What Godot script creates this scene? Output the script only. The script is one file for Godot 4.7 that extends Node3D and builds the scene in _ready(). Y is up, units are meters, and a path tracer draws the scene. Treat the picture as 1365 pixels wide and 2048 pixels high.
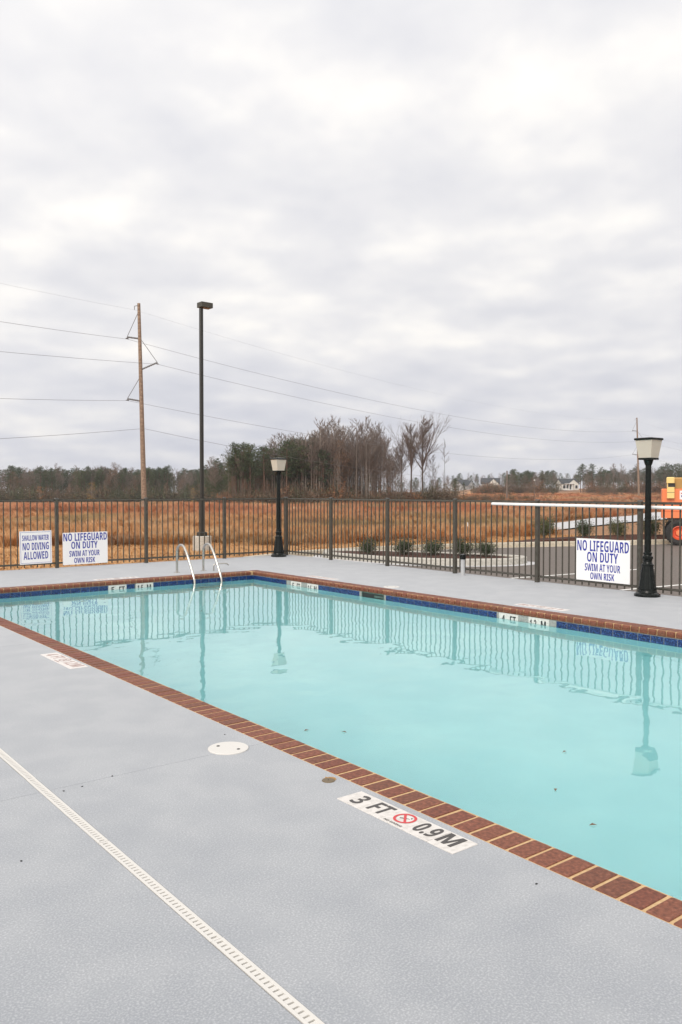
extends Node3D

# ------------------------------------------------------------------ helpers
class Buf:
	var v := PackedVector3Array()
	var n := PackedVector3Array()
	var c := PackedColorArray()
	var u := PackedVector2Array()
	var tint := Color(1, 1, 1)
	var colored := false
	func tri(a: Vector3, b: Vector3, d: Vector3, na: Vector3, nb: Vector3, nd: Vector3) -> void:
		if (b - a).cross(d - a).dot(na + nb + nd) > 0.0:
			v.append_array(PackedVector3Array([a, d, b])); n.append_array(PackedVector3Array([na, nd, nb]))
		else:
			v.append_array(PackedVector3Array([a, b, d])); n.append_array(PackedVector3Array([na, nb, nd]))
		if colored:
			c.append(tint); c.append(tint); c.append(tint)
	func quad(a: Vector3, b: Vector3, d: Vector3, e: Vector3, nn: Vector3) -> void:
		tri(a, b, d, nn, nn, nn); tri(a, d, e, nn, nn, nn)
	func box(at: Vector3, size: Vector3, turn := Basis()) -> void:
		var h := size / 2.0
		for axis in 3:
			for s: float in [-1.0, 1.0]:
				var nn := Vector3(); nn[axis] = s
				var p := Vector3(); p[(axis + 1) % 3] = h[(axis + 1) % 3]
				var q := Vector3(); q[(axis + 2) % 3] = h[(axis + 2) % 3]
				var o := nn * h[axis]
				quad(at + turn * (o - p - q), at + turn * (o + p - q), at + turn * (o + p + q), at + turn * (o - p + q), turn * nn)
	# a box whose four upright edges and top rim are cut at an angle
	func soft_box(at: Vector3, size: Vector3, e: float, turn := Basis()) -> void:
		var h := size / 2.0
		var ring := func(ins: float, y: float) -> Array:
			var k := maxf(e, 0.001)
			var x := h.x - ins; var z := h.z - ins
			return [Vector3(x - k, y, z), Vector3(x, y, z - k), Vector3(x, y, -z + k), Vector3(x - k, y, -z), Vector3(-x + k, y, -z), Vector3(-x, y, -z + k), Vector3(-x, y, z - k), Vector3(-x + k, y, z)]
		var levels := [ring.call(0.0, -h.y), ring.call(0.0, h.y - e), ring.call(e, h.y)]
		for l in 2:
			for i in 8:
				var a: Vector3 = levels[l][i]; var b: Vector3 = levels[l][(i + 1) % 8]
				var d: Vector3 = levels[l + 1][(i + 1) % 8]; var f: Vector3 = levels[l + 1][i]
				var nn := (b - a).cross(f - a).normalized()
				if nn.dot(Vector3(a.x + b.x, 0.0 if l == 0 else h.y, a.z + b.z)) < 0.0: nn = -nn
				quad(at + turn * a, at + turn * b, at + turn * d, at + turn * f, turn * nn)
		for i in range(1, 7):
			tri(at + turn * levels[2][0], at + turn * levels[2][i], at + turn * levels[2][i + 1], turn * Vector3.UP, turn * Vector3.UP, turn * Vector3.UP)
			tri(at + turn * levels[0][0], at + turn * levels[0][i], at + turn * levels[0][i + 1], turn * Vector3.DOWN, turn * Vector3.DOWN, turn * Vector3.DOWN)
	func frame(d: Vector3) -> Basis:
		var y := d.normalized()
		var x := y.cross(Vector3.RIGHT if absf(y.x) < 0.8 else Vector3.BACK).normalized()
		return Basis(x, y, x.cross(y))
	func tube(p: Vector3, q: Vector3, r0: float, r1: float, sides := 8, caps := false) -> void:
		var f := frame(q - p)
		for i in sides:
			var a0 := TAU * i / sides; var a1 := TAU * (i + 1) / sides
			var d0 := f.x * cos(a0) + f.z * sin(a0); var d1 := f.x * cos(a1) + f.z * sin(a1)
			var a := p + d0 * r0; var b := p + d1 * r0; var e := q + d1 * r1; var g := q + d0 * r1
			tri(a, b, e, d0, d1, d1); tri(a, e, g, d0, d1, d0)
			if caps:
				tri(p, a, b, -f.y, -f.y, -f.y); tri(q, g, e, f.y, f.y, f.y)
	func path(pts: Array, r: float, sides := 10) -> void:
		var f := frame(pts[1] - pts[0])
		var rings := []
		for i in pts.size():
			var d: Vector3 = (pts[mini(i + 1, pts.size() - 1)] - pts[maxi(i - 1, 0)]).normalized()
			var x := (f.x - d * f.x.dot(d)).normalized()
			f = Basis(x, d, x.cross(d))
			var ring := []
			for k in sides:
				ring.append(f.x * cos(TAU * k / sides) + f.z * sin(TAU * k / sides))
			rings.append(ring)
		for i in pts.size() - 1:
			for k in sides:
				var k2 := (k + 1) % sides
				var a: Vector3 = pts[i] + rings[i][k] * r; var b: Vector3 = pts[i] + rings[i][k2] * r
				var d: Vector3 = pts[i + 1] + rings[i + 1][k2] * r; var e: Vector3 = pts[i + 1] + rings[i + 1][k] * r
				tri(a, b, d, rings[i][k], rings[i][k2], rings[i + 1][k2]); tri(a, d, e, rings[i][k], rings[i + 1][k2], rings[i + 1][k])
		for k in range(1, sides - 1):
			var dn: Vector3 = (pts[0] - pts[1]).normalized()
			tri(pts[0] + rings[0][0] * r, pts[0] + rings[0][k] * r, pts[0] + rings[0][k + 1] * r, dn, dn, dn)
			var m := pts.size() - 1
			tri(pts[m] + rings[m][0] * r, pts[m] + rings[m][k] * r, pts[m] + rings[m][k + 1] * r, f.y, f.y, f.y)
	# turned profile: points (radius, height) from the bottom up
	func lathe(prof: Array, sides := 24, at := Vector3.ZERO, flutes := 0, depth := 0.0, turn := 0.0) -> void:
		for i in prof.size() - 1:
			var p: Vector2 = prof[i]; var q: Vector2 = prof[i + 1]
			var t := (q - p).normalized()
			var slope := Vector2(t.y, -t.x)
			for k in sides:
				var a0 := TAU * k / sides + turn; var a1 := TAU * (k + 1) / sides + turn
				var s0 := 1.0 - (depth * (0.5 + 0.5 * cos(a0 * flutes)) if flutes else 0.0)
				var s1 := 1.0 - (depth * (0.5 + 0.5 * cos(a1 * flutes)) if flutes else 0.0)
				var d0 := Vector3(cos(a0), 0, sin(a0)); var d1 := Vector3(cos(a1), 0, sin(a1))
				var n0 := (d0 * slope.x + Vector3.UP * slope.y).normalized(); var n1 := (d1 * slope.x + Vector3.UP * slope.y).normalized()
				if flutes:
					n0 = ((d0 + d1) * 0.5 * slope.x + Vector3.UP * slope.y + (d1 - d0).normalized() * (s0 - s1) * 6.0).normalized(); n1 = n0
				var up := Vector3.UP
				if sides <= 4:
					n0 = ((d0 + d1).normalized() * slope.x + up * slope.y).normalized(); n1 = n0
				var a := at + d0 * p.x * s0 + up * p.y; var b := at + d1 * p.x * s1 + up * p.y
				var e := at + d1 * q.x * s1 + up * q.y; var g := at + d0 * q.x * s0 + up * q.y
				if p.x > 0.0: tri(a, b, e, n0, n1, n1)
				if q.x > 0.0: tri(a, e, g, n0, n1, n0)
	func mesh() -> ArrayMesh:
		var arr := []
		arr.resize(Mesh.ARRAY_MAX)
		arr[Mesh.ARRAY_VERTEX] = v; arr[Mesh.ARRAY_NORMAL] = n
		if colored: arr[Mesh.ARRAY_COLOR] = c
		if u.size() == v.size(): arr[Mesh.ARRAY_TEX_UV] = u
		var m := ArrayMesh.new()
		m.add_surface_from_arrays(Mesh.PRIMITIVE_TRIANGLES, arr)
		return m

var M := {}
var taken := {}
var rng := RandomNumberGenerator.new()

func numbered(called: String) -> String:
	var k: int = taken.get(called, 0)
	taken[called] = k + 1
	return called if k == 0 else "%s_%03d" % [called, k]

func tag(o: Node3D, label := "", category := "", group := "", kind := "") -> Node3D:
	if label: o.set_meta("label", label)
	if category: o.set_meta("category", category)
	if group: o.set_meta("group", group)
	if kind: o.set_meta("kind", kind)
	return o

func thing(called: String, label: String, category: String, at := Vector3.ZERO, turn := 0.0, group := "") -> Node3D:
	var o := Node3D.new()
	o.name = numbered(called)
	add_child(o)
	o.position = at; o.rotation.y = turn
	tag(o, label, category, group)
	return o

func copy(o: Node3D, called: String, at: Vector3, turn: float, label := "", size := 1.0) -> Node3D:
	var r: Node3D = o.duplicate()
	r.name = numbered(called)
	add_child(r)
	r.position = at; r.rotation.y = turn
	r.scale = Vector3.ONE * size
	if label: r.set_meta("label", label)
	return r

# one named mesh under parent (or at top level)
func put(called: String, shape: Mesh, skin: Material, parent: Node3D = null, at := Vector3.ZERO) -> MeshInstance3D:
	var o := MeshInstance3D.new()
	o.mesh = shape
	o.material_override = skin
	o.cast_shadow = GeometryInstance3D.SHADOW_CASTING_SETTING_ON
	if parent == null:
		o.name = numbered(called); add_child(o)
	else:
		o.name = called; parent.add_child(o, true)
		if o.name != called:
			var k := 1
			while parent.has_node("%s_%03d" % [called, k]): k += 1
			o.name = "%s_%03d" % [called, k]
	o.position = at
	return o

func part(called: String, b: Buf, skin: Material, parent: Node3D) -> MeshInstance3D:
	return put(called, b.mesh(), skin, parent)

func struct(called: String, b: Buf, skin: Material) -> MeshInstance3D:
	var o := put(called, b.mesh(), skin)
	o.set_meta("kind", "structure")
	return o

func lin(r: float, g: float, b: float) -> Color:
	return Color(r, g, b).linear_to_srgb()

func noise_tex(freq: float, octaves: int, cols: Array, offs: Array, size := 512, seed_ := 1, kind := FastNoiseLite.TYPE_SIMPLEX_SMOOTH, normal := false, strength := 4.0) -> NoiseTexture2D:
	var f := FastNoiseLite.new()
	f.noise_type = kind; f.frequency = freq; f.fractal_octaves = octaves; f.seed = seed_
	var t := NoiseTexture2D.new()
	t.width = size; t.height = size; t.seamless = true; t.noise = f
	if normal:
		t.as_normal_map = true; t.bump_strength = strength
	elif cols:
		var g := Gradient.new()
		g.offsets = PackedFloat32Array(offs); g.colors = PackedColorArray(cols)
		t.color_ramp = g
	return t

func mat(called: String, color: Color, rough := 0.6, metal := 0.0) -> StandardMaterial3D:
	var m := StandardMaterial3D.new()
	m.resource_name = called
	m.albedo_color = color; m.roughness = rough; m.metallic = metal
	M[called] = m
	return m

func textured(called: String, tex: Texture2D, scale_: float, rough := 0.7, bump: Texture2D = null, bump_cm := 0.2, tint := Color.WHITE) -> StandardMaterial3D:
	var m := mat(called, tint, rough)
	m.albedo_texture = tex
	m.uv1_triplanar = true; m.uv1_world_triplanar = true; m.uv1_scale = Vector3.ONE * scale_
	if bump:
		m.heightmap_enabled = true; m.heightmap_texture = bump; m.heightmap_scale = bump_cm
	return m

func smooth(a: float, b: float, x: float) -> float:
	return smoothstep(a, b, x)

# ------------------------------------------------------------------ camera, sky, sun
func make_sky() -> Texture2D:
	var w := 2048; var h := 1024
	var f := FastNoiseLite.new()
	f.noise_type = FastNoiseLite.TYPE_SIMPLEX_SMOOTH; f.seed = 11; f.frequency = 0.9; f.fractal_octaves = 6; f.fractal_gain = 0.52
	var f2 := FastNoiseLite.new()
	f2.noise_type = FastNoiseLite.TYPE_SIMPLEX_SMOOTH; f2.seed = 5; f2.frequency = 0.33; f2.fractal_octaves = 4
	var im := Image.create(w, h, false, Image.FORMAT_RGBF)
	var sun := Vector3(sin(deg_to_rad(-115.0)) * cos(deg_to_rad(35.0)), sin(deg_to_rad(35.0)), -cos(deg_to_rad(-115.0)) * cos(deg_to_rad(35.0)))
	for y in h:
		var el := PI * (0.5 - (y + 0.5) / h)
		if el < 0.0:
			im.fill_rect(Rect2i(0, y, w, 1), Color(0.30, 0.28, 0.25))
			continue
		var sy := sin(el); var cy := cos(el)
		# a cloud deck seen from below: flat layer, so that it thins to bands at the horizon
		var reach := 1.0 / (sy + 0.16)
		for x in w:
			var az := TAU * (x + 0.5) / w
			var d := Vector3(sin(az) * cy, sy, -cos(az) * cy)
			var px := d.x * reach; var pz := d.z * reach
			var big := f2.get_noise_3d(px, pz, 0.4)
			var fine := f.get_noise_3d(px * 2.3 + big * 0.5, pz * 2.3, 1.7)
			fine += 0.22 * f.get_noise_3d(px * 7.0, pz * 7.0, 9.3)
			var near_sun := d.dot(sun)
			var glow := 0.34 * pow(0.5 + 0.5 * near_sun, 2.0) + 0.6 * pow(maxf(0.0, near_sun), 7.0)
			var thick := 0.35 * big + 0.95 * fine + 0.25 * absf(fine)
			var l := 0.750 + 0.12 * sy + thick * 0.195 + glow
			var low := 1.0 - smoothstep(0.0, 0.24, sy)
			l = lerpf(l, 0.565 + 0.10 * thick + glow, low * 0.75)
			var blue := 0.010 + low * 0.062 - minf(glow, 0.4) * 0.10 - thick * 0.07
			l = clampf(l, 0.4, 1.8)
			im.set_pixel(x, y, Color(l * (1.0 - blue * 0.55), l * (0.985 - blue * 0.15), l * (0.985 + blue)))
	return ImageTexture.create_from_image(im)

func setup() -> void:
	var cam := Camera3D.new()
	cam.name = "camera"
	cam.fov = 63.57; cam.near = 0.05; cam.far = 5000.0
	cam.position = Vector3(0, 1.4837, 0)
	cam.rotation = Vector3(deg_to_rad(-1.425), deg_to_rad(-37.858), 0)
	add_child(cam)
	cam.current = true
	var we := WorldEnvironment.new()
	we.name = "world_environment"
	var e := Environment.new()
	e.background_mode = Environment.BG_SKY
	var sk := Sky.new()
	var pm := PanoramaSkyMaterial.new()
	pm.panorama = make_sky()
	sk.sky_material = pm
	e.sky = sk
	e.tonemap_mode = Environment.TONE_MAPPER_LINEAR
	e.tonemap_exposure = 1.12
	e.fog_enabled = true; e.fog_density = 0.00022; e.fog_light_color = Color(0.93, 0.94, 0.97)
	e.sdfgi_enabled = true; e.ssao_enabled = true; e.ssil_enabled = true
	we.environment = e
	add_child(we)
	var sun := DirectionalLight3D.new()
	sun.name = "sun"
	sun.light_energy = 0.5; sun.light_angular_distance = 25.0; sun.light_color = Color(1.0, 0.96, 0.92)
	sun.shadow_enabled = true
	sun.rotation = Vector3(deg_to_rad(-35.0), deg_to_rad(-65.0), 0)
	add_child(sun)

# ------------------------------------------------------------------ materials
func make_materials() -> void:
	var W := Color.WHITE
	# painted, lightly textured concrete
	var deck := textured("deck_coating", noise_tex(0.09, 4, [lin(0.25, 0.266, 0.288), lin(0.298, 0.315, 0.34), lin(0.318, 0.336, 0.362), lin(0.41, 0.427, 0.45), lin(0.49, 0.505, 0.525)], [0.0, 0.38, 0.58, 0.78, 1.0], 1024, 3), 1.05, 0.66)
	deck.rim_enabled = true; deck.rim = 0.55; deck.rim_tint = 0.0
	deck.detail_enabled = true
	deck.detail_blend_mode = BaseMaterial3D.BLEND_MODE_MUL
	deck.detail_albedo = noise_tex(0.012, 5, [Color(0.935, 0.94, 0.95), Color(0.97, 0.973, 0.977), W, W], [0.0, 0.45, 0.7, 1.0], 1024, 21)
	deck.detail_uv_layer = BaseMaterial3D.DETAIL_UV_2
	deck.uv2_triplanar = true; deck.uv2_world_triplanar = true; deck.uv2_scale = Vector3.ONE * 0.17
	var bt := noise_tex(0.03, 5, [lin(0.085, 0.026, 0.013), lin(0.165, 0.052, 0.027), lin(0.205, 0.067, 0.036), lin(0.32, 0.13, 0.08)], [0.0, 0.4, 0.65, 1.0], 512, 4)
	var bb := noise_tex(0.09, 3, [], [], 512, 31)
	for k in 5:
		var tone: float = [1.0, 0.92, 0.97, 0.94, 1.0][k]
		var warm: float = [1.0, 0.97, 1.03, 1.04, 0.98][k]
		textured("brick%d" % k, bt, 2.3 + 0.13 * k, 0.6, bb, 0.10, Color(minf(tone, 1.0), minf(tone * 0.98, 1.0) / warm, minf(tone * 0.96, 1.0) / warm))
	textured("mortar", noise_tex(0.05, 3, [lin(0.46, 0.30, 0.15), lin(0.62, 0.43, 0.24)], [0.0, 1.0], 256, 7), 3.0, 0.9)
	textured("grout", noise_tex(0.05, 3, [lin(0.20, 0.21, 0.20), lin(0.40, 0.40, 0.38)], [0.0, 1.0], 256, 9), 3.0, 0.8)
	for k in 3:
		var tile := textured("tile%d" % k, noise_tex(0.028, 4, [lin(0.003, 0.005, 0.022), lin(0.007, 0.016, 0.072), lin(0.015, 0.046, 0.19), lin(0.08, 0.16, 0.38)], [0.22, 0.46, 0.6, 0.85], 512, 40 + k), 3.1 + 0.4 * k, 0.12)
		tile.heightmap_enabled = true; tile.heightmap_texture = tile.albedo_texture; tile.heightmap_scale = 0.08
	textured("plaster", noise_tex(0.01, 4, [lin(0.60, 0.85, 0.87), lin(0.65, 0.89, 0.905)], [0.2, 0.8], 512, 12), 0.25, 0.8)
	textured("white_tile", noise_tex(0.02, 4, [lin(0.53, 0.505, 0.475), lin(0.66, 0.635, 0.605)], [0.1, 0.6], 512, 51), 2.0, 0.3)
	mat("worn_white_tile", lin(0.66, 0.63, 0.61), 0.5)
	mat("marker_ink", lin(0.055, 0.05, 0.048), 0.5)
	mat("faded_ink", lin(0.40, 0.30, 0.28), 0.6)
	mat("red_ink", lin(0.55, 0.045, 0.05), 0.5)
	mat("black_ink", lin(0.012, 0.012, 0.014), 0.35)
	var wm := mat("water", Color(lin(0.62, 1.0, 1.0), 0.0), 0.015)
	wm.refraction_enabled = true; wm.refraction_scale = 0.05; wm.metallic_specular = 0.54
	mat("white_plastic", lin(0.62, 0.605, 0.575), 0.45)
	mat("skimmer_frame", lin(0.07, 0.11, 0.095), 0.5)
	mat("dark_gap", lin(0.02, 0.022, 0.022), 0.9)
	var steel := mat("steel", lin(0.72, 0.70, 0.66), 0.22, 1.0)
	steel.roughness = 0.16; steel.albedo_color = lin(0.56, 0.54, 0.50)
	textured("fence_paint", noise_tex(0.02, 4, [lin(0.050, 0.046, 0.037), lin(0.070, 0.065, 0.053)], [0.2, 0.8], 256, 14), 2.0, 0.27)
	mat("cap_metal", lin(0.085, 0.085, 0.08), 0.35, 0.2)
	textured("lamp_paint", noise_tex(0.03, 3, [lin(0.0065, 0.0085, 0.008), lin(0.012, 0.014, 0.013)], [0.2, 0.8], 256, 15), 2.0, 0.22).metallic_specular = 0.3
	var shade := mat("lamp_acrylic", lin(0.66, 0.62, 0.545), 0.4)
	shade.backlight_enabled = true; shade.backlight = Color(0.75, 0.70, 0.60)
	textured("pole_bronze", noise_tex(0.03, 3, [lin(0.014, 0.014, 0.011), lin(0.022, 0.021, 0.017)], [0.2, 0.8], 256, 16), 2.0, 0.4)
	mat("bronze_light", lin(0.045, 0.043, 0.032), 0.5)
	mat("lamp_lens", lin(0.16, 0.11, 0.08), 0.3)
	textured("concrete", noise_tex(0.03, 5, [lin(0.36, 0.34, 0.30), lin(0.52, 0.50, 0.455)], [0.2, 0.8], 512, 17), 0.9, 0.9)
	textured("kerb_concrete", noise_tex(0.03, 5, [lin(0.40, 0.355, 0.28), lin(0.58, 0.52, 0.42)], [0.2, 0.8], 512, 18), 0.8, 0.9)
	textured("asphalt", noise_tex(0.06, 5, [lin(0.11, 0.092, 0.08), lin(0.165, 0.14, 0.122)], [0.2, 0.8], 512, 19), 0.35, 0.85, noise_tex(0.2, 3, [], [], 512, 20), 0.4)
	textured("road_concrete", noise_tex(0.03, 5, [lin(0.44, 0.44, 0.45), lin(0.55, 0.55, 0.56)], [0.2, 0.8], 512, 22), 0.3, 0.7)
	mat("road_paint", lin(0.72, 0.71, 0.68), 0.6)
	textured("mulch", noise_tex(0.09, 4, [lin(0.035, 0.014, 0.010), lin(0.10, 0.04, 0.026), lin(0.20, 0.09, 0.06)], [0.1, 0.5, 0.95], 512, 23), 0.8, 0.95, noise_tex(0.12, 3, [], [], 512, 24), 4.0)
	var g := textured("ground", noise_tex(0.04, 5, [Color(0.80, 0.79, 0.77), Color(0.93, 0.93, 0.92), W], [0.15, 0.5, 0.85], 1024, 25), 0.16, 0.95, noise_tex(0.09, 4, [], [], 512, 26), 1.5)
	g.vertex_color_use_as_albedo = true
	var gr := mat("grass", W, 0.85)
	gr.vertex_color_use_as_albedo = true
	gr.backlight_enabled = true; gr.backlight = Color(0.35, 0.32, 0.28)
	mat("sign_white", lin(0.80, 0.80, 0.80), 0.35)
	mat("sign_ink", lin(0.016, 0.026, 0.29), 0.4)
	mat("white_pole", lin(0.80, 0.80, 0.79), 0.3)
	textured("pole_wood", noise_tex(0.02, 5, [lin(0.17, 0.115, 0.08), lin(0.33, 0.24, 0.175)], [0.2, 0.8], 256, 27), 0.8, 0.9)
	mat("insulator", lin(0.15, 0.15, 0.155), 0.4)
	mat("wire", lin(0.16, 0.16, 0.165), 0.5)
	mat("orange_paint", lin(0.78, 0.22, 0.085), 0.4)
	mat("cream_paint", lin(0.80, 0.58, 0.22), 0.45)
	mat("mustard_paint", lin(0.42, 0.24, 0.07), 0.5)
	mat("rim_paint", lin(0.62, 0.085, 0.03), 0.4)
	textured("rubber", noise_tex(0.05, 3, [lin(0.014, 0.014, 0.014), lin(0.03, 0.029, 0.028)], [0.2, 0.8], 256, 28), 2.0, 0.8)
	mat("dark_metal", lin(0.03, 0.028, 0.026), 0.5)
	mat("placard_blue", lin(0.10, 0.10, 0.32), 0.5)
	mat("placard_red", lin(0.5, 0.14, 0.12), 0.5)
	mat("siding", lin(0.66, 0.65, 0.60), 0.6)
	mat("grey_siding", lin(0.42, 0.43, 0.44), 0.6)
	mat("shingle", lin(0.045, 0.05, 0.056), 0.8)
	mat("house_glass", lin(0.03, 0.035, 0.04), 0.15)
	mat("clay", lin(0.42, 0.20, 0.08), 0.95)
	mat("rust", lin(0.36, 0.19, 0.05), 0.9)
	mat("bronze_cap", lin(0.20, 0.15, 0.09), 0.45, 0.6)
	for a in [["bark_grey", 0.17, 0.14, 0.115], ["bark_dark", 0.085, 0.068, 0.055], ["bark_pale", 0.32, 0.27, 0.225], ["twig_brown", 0.20, 0.155, 0.13], ["twig_red", 0.18, 0.14, 0.115], ["twig_dark", 0.15, 0.11, 0.09], ["bark_pine", 0.11, 0.065, 0.045]]:
		mat(a[0], lin(a[1], a[2], a[3]), 0.9)
	for a in [["needle_dark", 0.032, 0.054, 0.022], ["needle_mid", 0.055, 0.075, 0.026], ["needle_olive", 0.070, 0.075, 0.022], ["leaf_brown", 0.15, 0.075, 0.042], ["leaf_orange", 0.42, 0.15, 0.03], ["leaf_gold", 0.36, 0.21, 0.03], ["leaf_holly", 0.028, 0.045, 0.018], ["leaf_holly_pale", 0.075, 0.085, 0.035], ["leaf_dead", 0.16, 0.08, 0.04]]:
		var m := mat(a[0], lin(a[1], a[2], a[3]), 0.7)
		m.backlight_enabled = true; m.backlight = Color(0.3, 0.3, 0.2)

# ------------------------------------------------------------------ ground
var hn := FastNoiseLite.new()

func land(x: float, z: float) -> float:
	if x < 10.9 and z > -16.1:
		return -3.2
	var r := Vector2(x, z).length()
	var az := rad_to_deg(atan2(x, -z))
	var east := smooth(43, 48, az)
	var h := -0.45 - 0.32 * smooth(38, 130, r)
	h += smooth(120, 260, r) * lerpf(-1.35, 1.35, east)
	h += smooth(290, 420, r) * smooth(38, 44, az) * 2.2
	h += hn.get_noise_2d(x, z) * 0.35 * smooth(36, 70, r)
	return h

func make_ground() -> void:
	hn.frequency = 0.035; hn.seed = 3; hn.fractal_octaves = 3
	var cn := FastNoiseLite.new(); cn.frequency = 0.05; cn.seed = 9; cn.fractal_octaves = 4
	var xs := []; var zs := []
	for a in [[-2500, -400, 300], [-400, -100, 60], [-100, -12, 11], [-12, 10, 4]]:
		var x: float = a[0]
		while x < a[1]: xs.append(x); x += a[2]
	xs.append_array([10.86, 10.94])
	for a in [[12, 60, 1.5], [60, 150, 4], [150, 360, 8], [360, 800, 40], [800, 3001, 300]]:
		var x: float = a[0]
		while x < a[1]: xs.append(x); x += a[2]
	for a in [[-3000, -800, 300], [-800, -360, 40], [-360, -150, 8], [-150, -60, 4], [-60, -17, 1.5]]:
		var z: float = a[0]
		while z < a[1]: zs.append(z); z += a[2]
	zs.append_array([-16.14, -16.06])
	for a in [[-12, 40, 5], [40, 400, 60], [400, 2600, 400]]:
		var z: float = a[0]
		while z < a[1]: zs.append(z); z += a[2]
	var nx := xs.size(); var nz := zs.size()
	var V := PackedVector3Array(); var C := PackedColorArray(); var I := PackedInt32Array()
	for z: float in zs:
		for x: float in xs:
			V.append(Vector3(x, land(x, z), z))
			var r := Vector2(x, z).length()
			var depth := x * 0.6137 - z * 0.7895
			var k := cn.get_noise_2d(x * 2.0, z * 2.0)
			var tan_ := Color(0.66, 0.39, 0.175)
			var soil := Color(0.34, 0.175, 0.085)
			var rust := Color(0.38, 0.205, 0.11)
			var c := tan_ * (0.95 + 0.25 * k)
			c = c.lerp(soil, smooth(27.5, 32.0, depth + k * 3.0 - 3.0 * smooth(16.0, 24.0, x)))
			c = c.lerp(rust * (0.8 + 0.9 * k), smooth(60, 110, r))
			if x > 10.8 and x < 13.6 and z > -24.0: c = Color(0.24, 0.13, 0.07) * (0.9 + 0.4 * k)
			if z < -16.0 and z > -18.2 and x < 11.5: c = Color(0.50, 0.38, 0.22) * (0.95 + 0.3 * k)
			c.a = 1.0
			C.append(c)
	for j in nz - 1:
		for i in nx - 1:
			var a := j * nx + i
			I.append_array(PackedInt32Array([a, a + 1, a + nx, a + 1, a + nx + 1, a + nx]))
	var st := SurfaceTool.new()
	st.begin(Mesh.PRIMITIVE_TRIANGLES)
	st.set_smooth_group(0)
	for k in V.size():
		st.set_color(C[k]); st.add_vertex(V[k])
	for k in I: st.add_index(k)
	st.generate_normals()
	var o := put("ground", st.commit(), M.ground)
	tag(o, "", "", "", "structure")

# flat sheet cut to an outline
func sheet(outline: Array, y: float) -> Buf:
	var b := Buf.new()
	var pts := PackedVector2Array(outline)
	var idx := Geometry2D.triangulate_polygon(pts)
	for k in range(0, idx.size(), 3):
		var q := []
		for m in 3: q.append(Vector3(pts[idx[k + m]].x, y, pts[idx[k + m]].y))
		b.tri(q[0], q[1], q[2], Vector3.UP, Vector3.UP, Vector3.UP)
	return b

# kerb: a beam with a rounded top edge that follows a line on the ground
func beam(line: Array, wide: float, y0: float, y1: float, closed := false) -> Buf:
	var b := Buf.new()
	var n := line.size()
	var offs := []
	for i in n:
		var p: Vector2 = line[(i - 1 + n) % n] if closed or i > 0 else line[i]
		var q: Vector2 = line[(i + 1) % n] if closed or i < n - 1 else line[i]
		var d := (q - p).normalized()
		offs.append(Vector2(-d.y, d.x))
	var prof := [Vector2(-wide / 2, y0), Vector2(-wide / 2, y1 - 0.03), Vector2(-wide / 2 + 0.012, y1 - 0.008), Vector2(-wide / 2 + 0.035, y1), Vector2(wide / 2 - 0.035, y1), Vector2(wide / 2 - 0.012, y1 - 0.008), Vector2(wide / 2, y1 - 0.03), Vector2(wide / 2, y0)]
	for i in (n if closed else n - 1):
		var j := (i + 1) % n
		for k in prof.size() - 1:
			var a: Vector2 = prof[k]; var c: Vector2 = prof[k + 1]
			var f := func(m: int, w: Vector2) -> Vector3:
				var o: Vector2 = line[m] + offs[m] * w.x
				return Vector3(o.x, w.y, o.y)
			var t := (c - a).normalized()
			var s := Vector3(offs[i].x * -t.y, t.x, offs[i].y * -t.y).normalized()
			b.quad(f.call(i, a), f.call(j, a), f.call(j, c), f.call(i, c), s)
	return b

func curve2(pts: Array, per := 6) -> Array:
	var out := []
	for i in pts.size() - 1:
		var p0: Vector2 = pts[maxi(i - 1, 0)]; var p1: Vector2 = pts[i]; var p2: Vector2 = pts[i + 1]; var p3: Vector2 = pts[mini(i + 2, pts.size() - 1)]
		for k in per:
			out.append(p1.cubic_interpolate(p2, p0, p3, float(k) / per))
	out.append(pts[-1])
	return out

const ROAD_FAR := [Vector2(37.3, -29.5), Vector2(46.8, -34.0), Vector2(56.0, -37.9), Vector2(73.7, -44.0), Vector2(110.0, -55.5)]
const ROAD_NEAR := [Vector2(31.5, -24.9), Vector2(36.3, -26.4), Vector2(40.8, -27.6), Vector2(51.2, -30.6), Vector2(72.0, -36.0)]
var far_kerb := []
var island := []

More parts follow.
